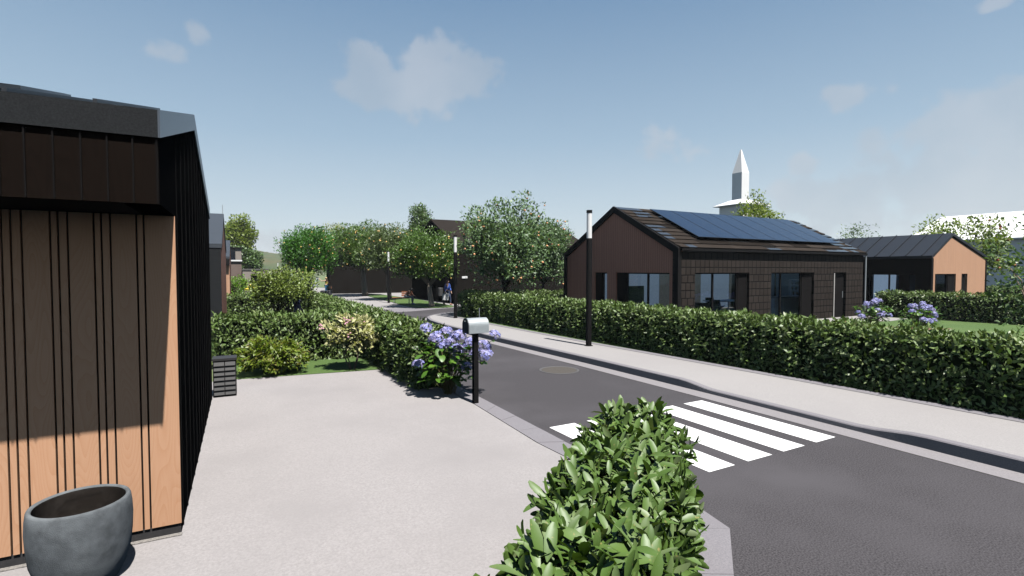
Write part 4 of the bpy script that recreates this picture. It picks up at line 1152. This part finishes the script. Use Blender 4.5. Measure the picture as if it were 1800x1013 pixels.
bin_ = thing('litter_bin', 'small grey litter bin hung on a thin post in front of the black gable', 'litter bin', (12.55, 33.2, 0))
MB().tube([(0, 0, 0), (0, 0, 1.25)], .028, 8).build('post', BLACKP, bin_)
MB().lathe([(0, .45), (.15, .45), (.18, .47), (.185, 1.0), (.17, 1.02), (.15, 1.0), (.15, .95), (0, .95)], 16, 0, (.25, 0, .08)).build('basket', mat('grey_bin', (.06, .06, .06), rough=.6), bin_)

blk = thing('stone_bench', 'square pale stone block seat near the woman in yellow', 'bench', (7.72, 48.3, 0), R(-29))
MB().box(-.42, .42, -.3, .3, 0, .42).build('block', STONE, blk)
MB().box(-.45, .45, -.33, .33, .421, .47).build('seat', PAVE, blk)

bench = thing('park_bench', 'timber park bench on the island under the citrus tree', 'bench', (10.25, 33.75, .03), R(-29))
OAKB = mat('bench_timber', (.42, .16, .075), (.34, .12, .055), scale=9, rough=.55, stretch=(.2, 4, 4))
bs = MB()
for i in range(4): bs.box(-.62, .62, -.22 + i * .115, -.12 + i * .115, .42, .455)
bs.build('seat', OAKB, bench)
bs = MB()
for i in range(3): bs.box(-.08, .62, .25 + .03 * i, .28 + .03 * i, .52 + i * .12, .62 + i * .12)
bs.build('backrest', OAKB, bench)
for a_ in (-1, 1):
    for b_ in (-1, 1): MB().tube([(a_ * .5, b_ * .17, 0), (a_ * .5, b_ * .17, .42)], .018, 8).build('leg', GALV, bench)

# ------------------------------------------------------------------ people
SKIN = mat('skin', (.55, .34, .25), (.50, .30, .22), scale=8, rough=.55)


def skinned(name, V, E, Rad, m, parent, sub=2):
    me = bpy.data.meshes.new(name); me.from_pydata([tuple(v) for v in V], E, []); ob = bpy.data.objects.new(name, me); col.objects.link(ob)
    sk = ob.modifiers.new('skin', 'SKIN'); sk.use_smooth_shade = True
    for i, r in enumerate(Rad):
        sv_ = me.skin_vertices[0].data[i]; sv_.radius = (r, r) if not hasattr(r, '__len__') else r
    for i in range(len(V)): me.skin_vertices[0].data[i].use_root = (i == 0)
    sb = ob.modifiers.new('sub', 'SUBSURF'); sb.levels = sub; sb.render_levels = sub
    bpy.context.view_layer.update()
    dg = bpy.context.evaluated_depsgraph_get()
    nm = bpy.data.meshes.new_from_object(ob.evaluated_get(dg)); nm.name = name
    ob.modifiers.clear(); ob.data = nm
    nm.materials.clear(); nm.materials.append(m)
    for p in nm.polygons: p.use_smooth = True
    ob.parent = parent
    return ob


def person(label, loc, rz, J, top, trousers, hair, shoes, hair_long=True, sleeves=True, scale=1.0, sandals=False):
    """J: joints in metres, facing +x. One continuous body, clothes and hair as children."""
    t = thing('person', label, 'person', loc, rz); t.scale = (scale,) * 3
    V, E, Rd = [], [], []
    idx = {}

    def put(k, p, r, par=None):
        idx[k] = len(V); V.append(Vector(p)); Rd.append(r)
        if par is not None: E.append((idx[par], idx[k]))
    put('pelvis', J['pelvis'], (.125, .105)); put('waist', J['waist'], (.105, .085), 'pelvis'); put('chest', J['chest'], (.135, .10), 'waist')
    put('neck0', J['neck'], .06, 'chest')
    hd = Vector(J['head']); nk = Vector(J['neck']); up = (hd - nk).normalized()
    put('neck1', nk.lerp(hd, .42), .05, 'neck0'); put('jaw', nk.lerp(hd, .72), (.068, .075), 'neck1'); put('brow', hd, (.078, .088), 'jaw'); put('crown', hd + up * .07, (.058, .066), 'brow')
    for s in ('l', 'r'):
        put('sh' + s, J['sh' + s], .052, 'chest'); put('el' + s, J['el' + s], .040, 'sh' + s); put('wr' + s, J['wr' + s], .027, 'el' + s)
        el, wr = Vector(J['el' + s]), Vector(J['wr' + s]); d = (wr - el).normalized(); side = d.cross(Vector((.3, .2, 1))).normalized(); nrm_ = side.cross(d)
        put('pa' + s, wr + d * .06, (.034, .02), 'wr' + s)
        for k in range(4):
            b0 = wr + d * (.095 + (.006 if k in (1, 2) else 0)) + side * (k - 1.5) * .017
            ln = (.062, .072, .068, .052)[k]
            put(f'f{s}{k}', b0, .0085, 'pa' + s); put(f'g{s}{k}', b0 + d * ln * .9 + nrm_ * .018, .0065, f'f{s}{k}')
        put('t' + s, wr + d * .045 - side * .042, .010, 'wr' + s); put('u' + s, wr + d * .085 - side * .058 + nrm_ * .01, .008, 't' + s)
        put('hi' + s, J['hi' + s], .088, 'pelvis'); put('kn' + s, J['kn' + s], .058, 'hi' + s)
        kn, an = Vector(J['kn' + s]), Vector(J['an' + s]); put('ca' + s, kn.lerp(an, .35), .056, 'kn' + s); put('an' + s, an, .036, 'ca' + s)
        put('to' + s, J['to' + s], (.038, .026), 'an' + s)
    body = skinned('body', V, E, Rd, SKIN, t)
    fw = Vector(J.get('face', (1, 0, 0))); sd_ = up.cross(fw).normalized()
    fm = MB(); fm.ball(hd + fw * .088 - up * .012, (.014, .012, .02), 6, 4); fm.ball(hd + fw * .082 - up * .052, (.008, .024, .007), 6, 4)
    fm.ball(hd + sd_ * .08 - up * .01, (.02, .012, .03), 6, 4); fm.ball(hd - sd_ * .08 - up * .01, (.02, .012, .03), 6, 4)
    fm.build('face', SKIN, body, True)
    for s in (-1, 1): MB().ball(hd + fw * .083 + sd_ * s * .032 + up * .012, .010, 6, 4).build('eye', FURN, body, True)

    def chain(name, keys, links, rad, m):
        vs = [Vector(J[k]) if isinstance(k, str) else Vector(k) for k in keys]; return skinned(name, vs, links, rad, m, t)
    shl, shr = Vector(J['shl']), Vector(J['shr'])
    keys = ['pelvis', 'waist', 'chest', J['neck'] if False else Vector(J['chest']).lerp(Vector(J['neck']), .7), 'shl', 'ell', 'shr', 'elr']
    wl_, wr_ = Vector(J['ell']).lerp(Vector(J['wrl']), .9), Vector(J['elr']).lerp(Vector(J['wrr']), .9)
    if sleeves:
        chain('sweater', [Vector(J['waist']).lerp(Vector(J['pelvis']), .75)] + keys[1:] + [wl_, wr_], [(0, 1), (1, 2), (2, 3), (2, 4), (4, 5), (5, 8), (2, 6), (6, 7), (7, 9)], [(.15, .125), (.125, .105), (.152, .118), .075, .068, .055, .068, .055, .042, .042], top)
    else:
        chain('top', [Vector(J['waist']).lerp(Vector(J['pelvis']), .6)] + keys[1:4] + [shl.lerp(Vector(J['chest']), .25), shr.lerp(Vector(J['chest']), .25)], [(0, 1), (1, 2), (2, 3), (2, 4), (2, 5)], [(.142, .118), (.12, .10), (.150, .115), .07, .064, .064], top)
    kl = [Vector(J['kn' + s]) for s in 'lr']; al = [Vector(J['kn' + s]).lerp(Vector(J['an' + s]), .9) for s in 'lr']
    chain('trousers', ['pelvis', 'hil', 'knl', al[0], 'hir', 'knr', al[1]], [(0, 1), (1, 2), (2, 3), (0, 4), (4, 5), (5, 6)], [(.135, .115), .10, .070, .052, .10, .070, .052], trousers)
    sh_ = MB()
    for s in 'lr':
        an, to = Vector(J['an' + s]), Vector(J['to' + s]); f = (to - an); f.z = 0; f = f.normalized() if f.length > .01 else Vector((1, 0, 0))
        sh_ = MB(); z0 = min(to.z, an.z) - .035
        sh_.tube([an + Vector((0, 0, -.03)) - f * .045, an + f * .04 + Vector((0, 0, -.035)), to + f * .0, to + f * .055], [.040, .045, .042, .022], 8)
        sh_.build('shoe', shoes, t, True)
    hm = MB(); hm.ball(hd + up * .022 - fw * .022, (.098, .098, .098), 12, 8)
    if hair_long: hm.tube([hd - fw * .06 + up * .02, hd - fw * .085 - up * .07, hd - fw * .09 - up * .2], [.07, .075, .04], 9)
    # keep the face clear
    hm.v = [tuple(Vector(v) - fw * max(0, ((Vector(v) - hd).dot(fw) - .055)) * 1.0) for v in hm.v]
    hm.build('hair', hair, t, True)
    return t


stand = dict(pelvis=(0, 0, .93), waist=(.0, 0, 1.08), chest=(.0, 0, 1.28), neck=(.0, 0, 1.42), head=(.025, 0, 1.565),
             shl=(0, .17, 1.38), ell=(-.02, .215, 1.12), wrl=(.06, .22, .89), shr=(0, -.17, 1.38), elr=(-.03, -.215, 1.12), wrr=(.05, -.22, .89),
             hil=(0, .085, .88), knl=(.02, .09, .48), anl=(-.02, .09, .09), tol=(.11, .10, .035), hir=(0, -.085, .88), knr=(.02, -.09, .48), anr=(-.02, -.09, .09), tor=(.11, -.10, .035))
walk = dict(stand, knl=(.16, .08, .50), anl=(.18, .08, .10), tol=(.31, .08, .06), knr=(-.04, -.08, .47), anr=(-.26, -.08, .16), tor=(-.15, -.08, .05), elr=(-.06, -.21, 1.13), wrr=(.02, -.20, .89), ell=(.06, .2, 1.13), wrl=(.15, .18, .92))
BLUE = mat('blue_knit', (.06, .15, .58), (.05, .12, .50), scale=20, rough=.8)
DENIM = mat('dark_denim', (.03, .05, .11), (.025, .04, .09), scale=20, rough=.8)
LDENIM = mat('light_denim', (.24, .27, .55), (.19, .22, .47), scale=20, rough=.8)
TEAL = mat('teal_trousers', (.06, .27, .48), (.05, .23, .42), scale=20, rough=.8)
YEL = mat('yellow_top', (.80, .66, .10), (.74, .60, .08), scale=20, rough=.8)
RUST = mat('rust_jacket', (.33, .13, .07), (.28, .11, .06), scale=20, rough=.8)
GREYT = mat('grey_trousers', (.20, .23, .26), (.17, .19, .22), scale=20, rough=.8)
HAIRB = mat('auburn_hair', (.22, .085, .03), (.16, .06, .02), scale=30, rough=.5)
HAIRD = mat('dark_hair', (.02, .014, .01), rough=.5)
HAIRL = mat('blond_hair', (.55, .38, .18), (.45, .3, .13), scale=30, rough=.5)
SHOE1 = mat('tan_sandal', (.50, .25, .18), rough=.6)
SHOE2 = mat('blue_shoe', (.12, .14, .38), rough=.6)
p1 = person('woman in a blue sweater and dark jeans carrying a white bag across the square', (12.62, 31.45, 0), R(-62), walk, BLUE, DENIM, HAIRB, SHOE1)
bag = thing('carrier_bag', 'white carrier bag held by the woman in blue', 'bag', (12.42, 31.32, .36), R(-35))
MB().add([(-.19, -.06, 0), (.19, -.06, 0), (.19, .06, 0), (-.19, .06, 0), (-.2, -.075, .42), (.2, -.075, .42), (.2, .075, .42), (-.2, .075, .42)], [(0, 3, 2, 1), (0, 1, 5, 4), (1, 2, 6, 5), (2, 3, 7, 6), (3, 0, 4, 7)]).build('pouch', WHITEW, bag)
for s in (-1, 1): MB().tube([(-.08, s * .07, .42), (-.06, s * .03, .52), (.06, s * .03, .52), (.08, s * .07, .42)], .008, 6).build('handle', WHITEW, bag)
point = dict(stand, ell=(.30, .22, 1.30), wrl=(.50, .20, 1.47), elr=(-.06, -.28, 1.15), wrr=(.06, -.22, .96))
p2 = person('woman in a yellow top and blue trousers pointing, beside the stone block', (7.95, 49.6, 0), R(150), point, YEL, TEAL, HAIRL, SHOE1, sleeves=False)
hb_ = thing('shoulder_bag', 'tan shoulder bag hanging at the hip of the woman in yellow', 'bag', (8.28, 49.42, .62))
MB().box(-.11, .11, -.05, .05, 0, .24).box(-.115, .115, -.06, -.051, .10, .245).build('pouch', mat('tan_leather', (.45, .23, .13), rough=.5), hb_)
MB().tube([(-.1, 0, .24), (-.14, 0, .5), (-.18, 0, .78)], .012, 6).build('strap', mat('strap_leather', (.38, .18, .10), rough=.5), hb_)
p3 = person('person in light blue jeans walking behind the olive shrub', (2.72, 25.1, 0), R(-20), walk, mat('plum_top', (.16, .07, .09), rough=.8), LDENIM, HAIRD, SHOE1)
sit = dict(pelvis=(0, 0, .55), waist=(.05, 0, .68), chest=(.18, 0, .84), neck=(.28, 0, .92), head=(.38, 0, .99), face=(.8, 0, -.6),
           shl=(.2, .17, .90), ell=(.34, .2, .70), wrl=(.50, .12, .62), shr=(.2, -.17, .90), elr=(.34, -.2, .70), wrr=(.50, -.12, .62),
           hil=(.02, .09, .53), knl=(.44, .11, .52), anl=(.40, .11, .11), tol=(.53, .12, .04), hir=(.02, -.09, .53), knr=(.44, -.11, .52), anr=(.46, -.11, .11), tor=(.59, -.12, .04))
sit['face'] = Vector((.8, 0, -.6)).normalized()
p4 = person('person in a rust jacket and grey trousers hunched forward on the park bench', (10.5, 33.55, .0), R(-40), sit, RUST, GREYT, HAIRD, SHOE2, hair_long=False)

# ------------------------------------------------------------------ air
hzm = bpy.data.materials.new('summer_haze'); hzm.use_nodes = True; n_ = hzm.node_tree.nodes; l_ = hzm.node_tree.links
n_.clear(); o_ = n_.new('ShaderNodeOutputMaterial'); v_ = n_.new('ShaderNodeVolumePrincipled')
v_.inputs['Color'].default_value = (.92, .95, .97, 1); v_.inputs['Density'].default_value = .00028; v_.inputs['Anisotropy'].default_value = .2
l_.new(v_.outputs[0], o_.inputs['Volume'])
hz_ = MB().box(-950, 950, -60, 990, -1.5, 36).build('haze', hzm); hz_['kind'] = 'stuff'
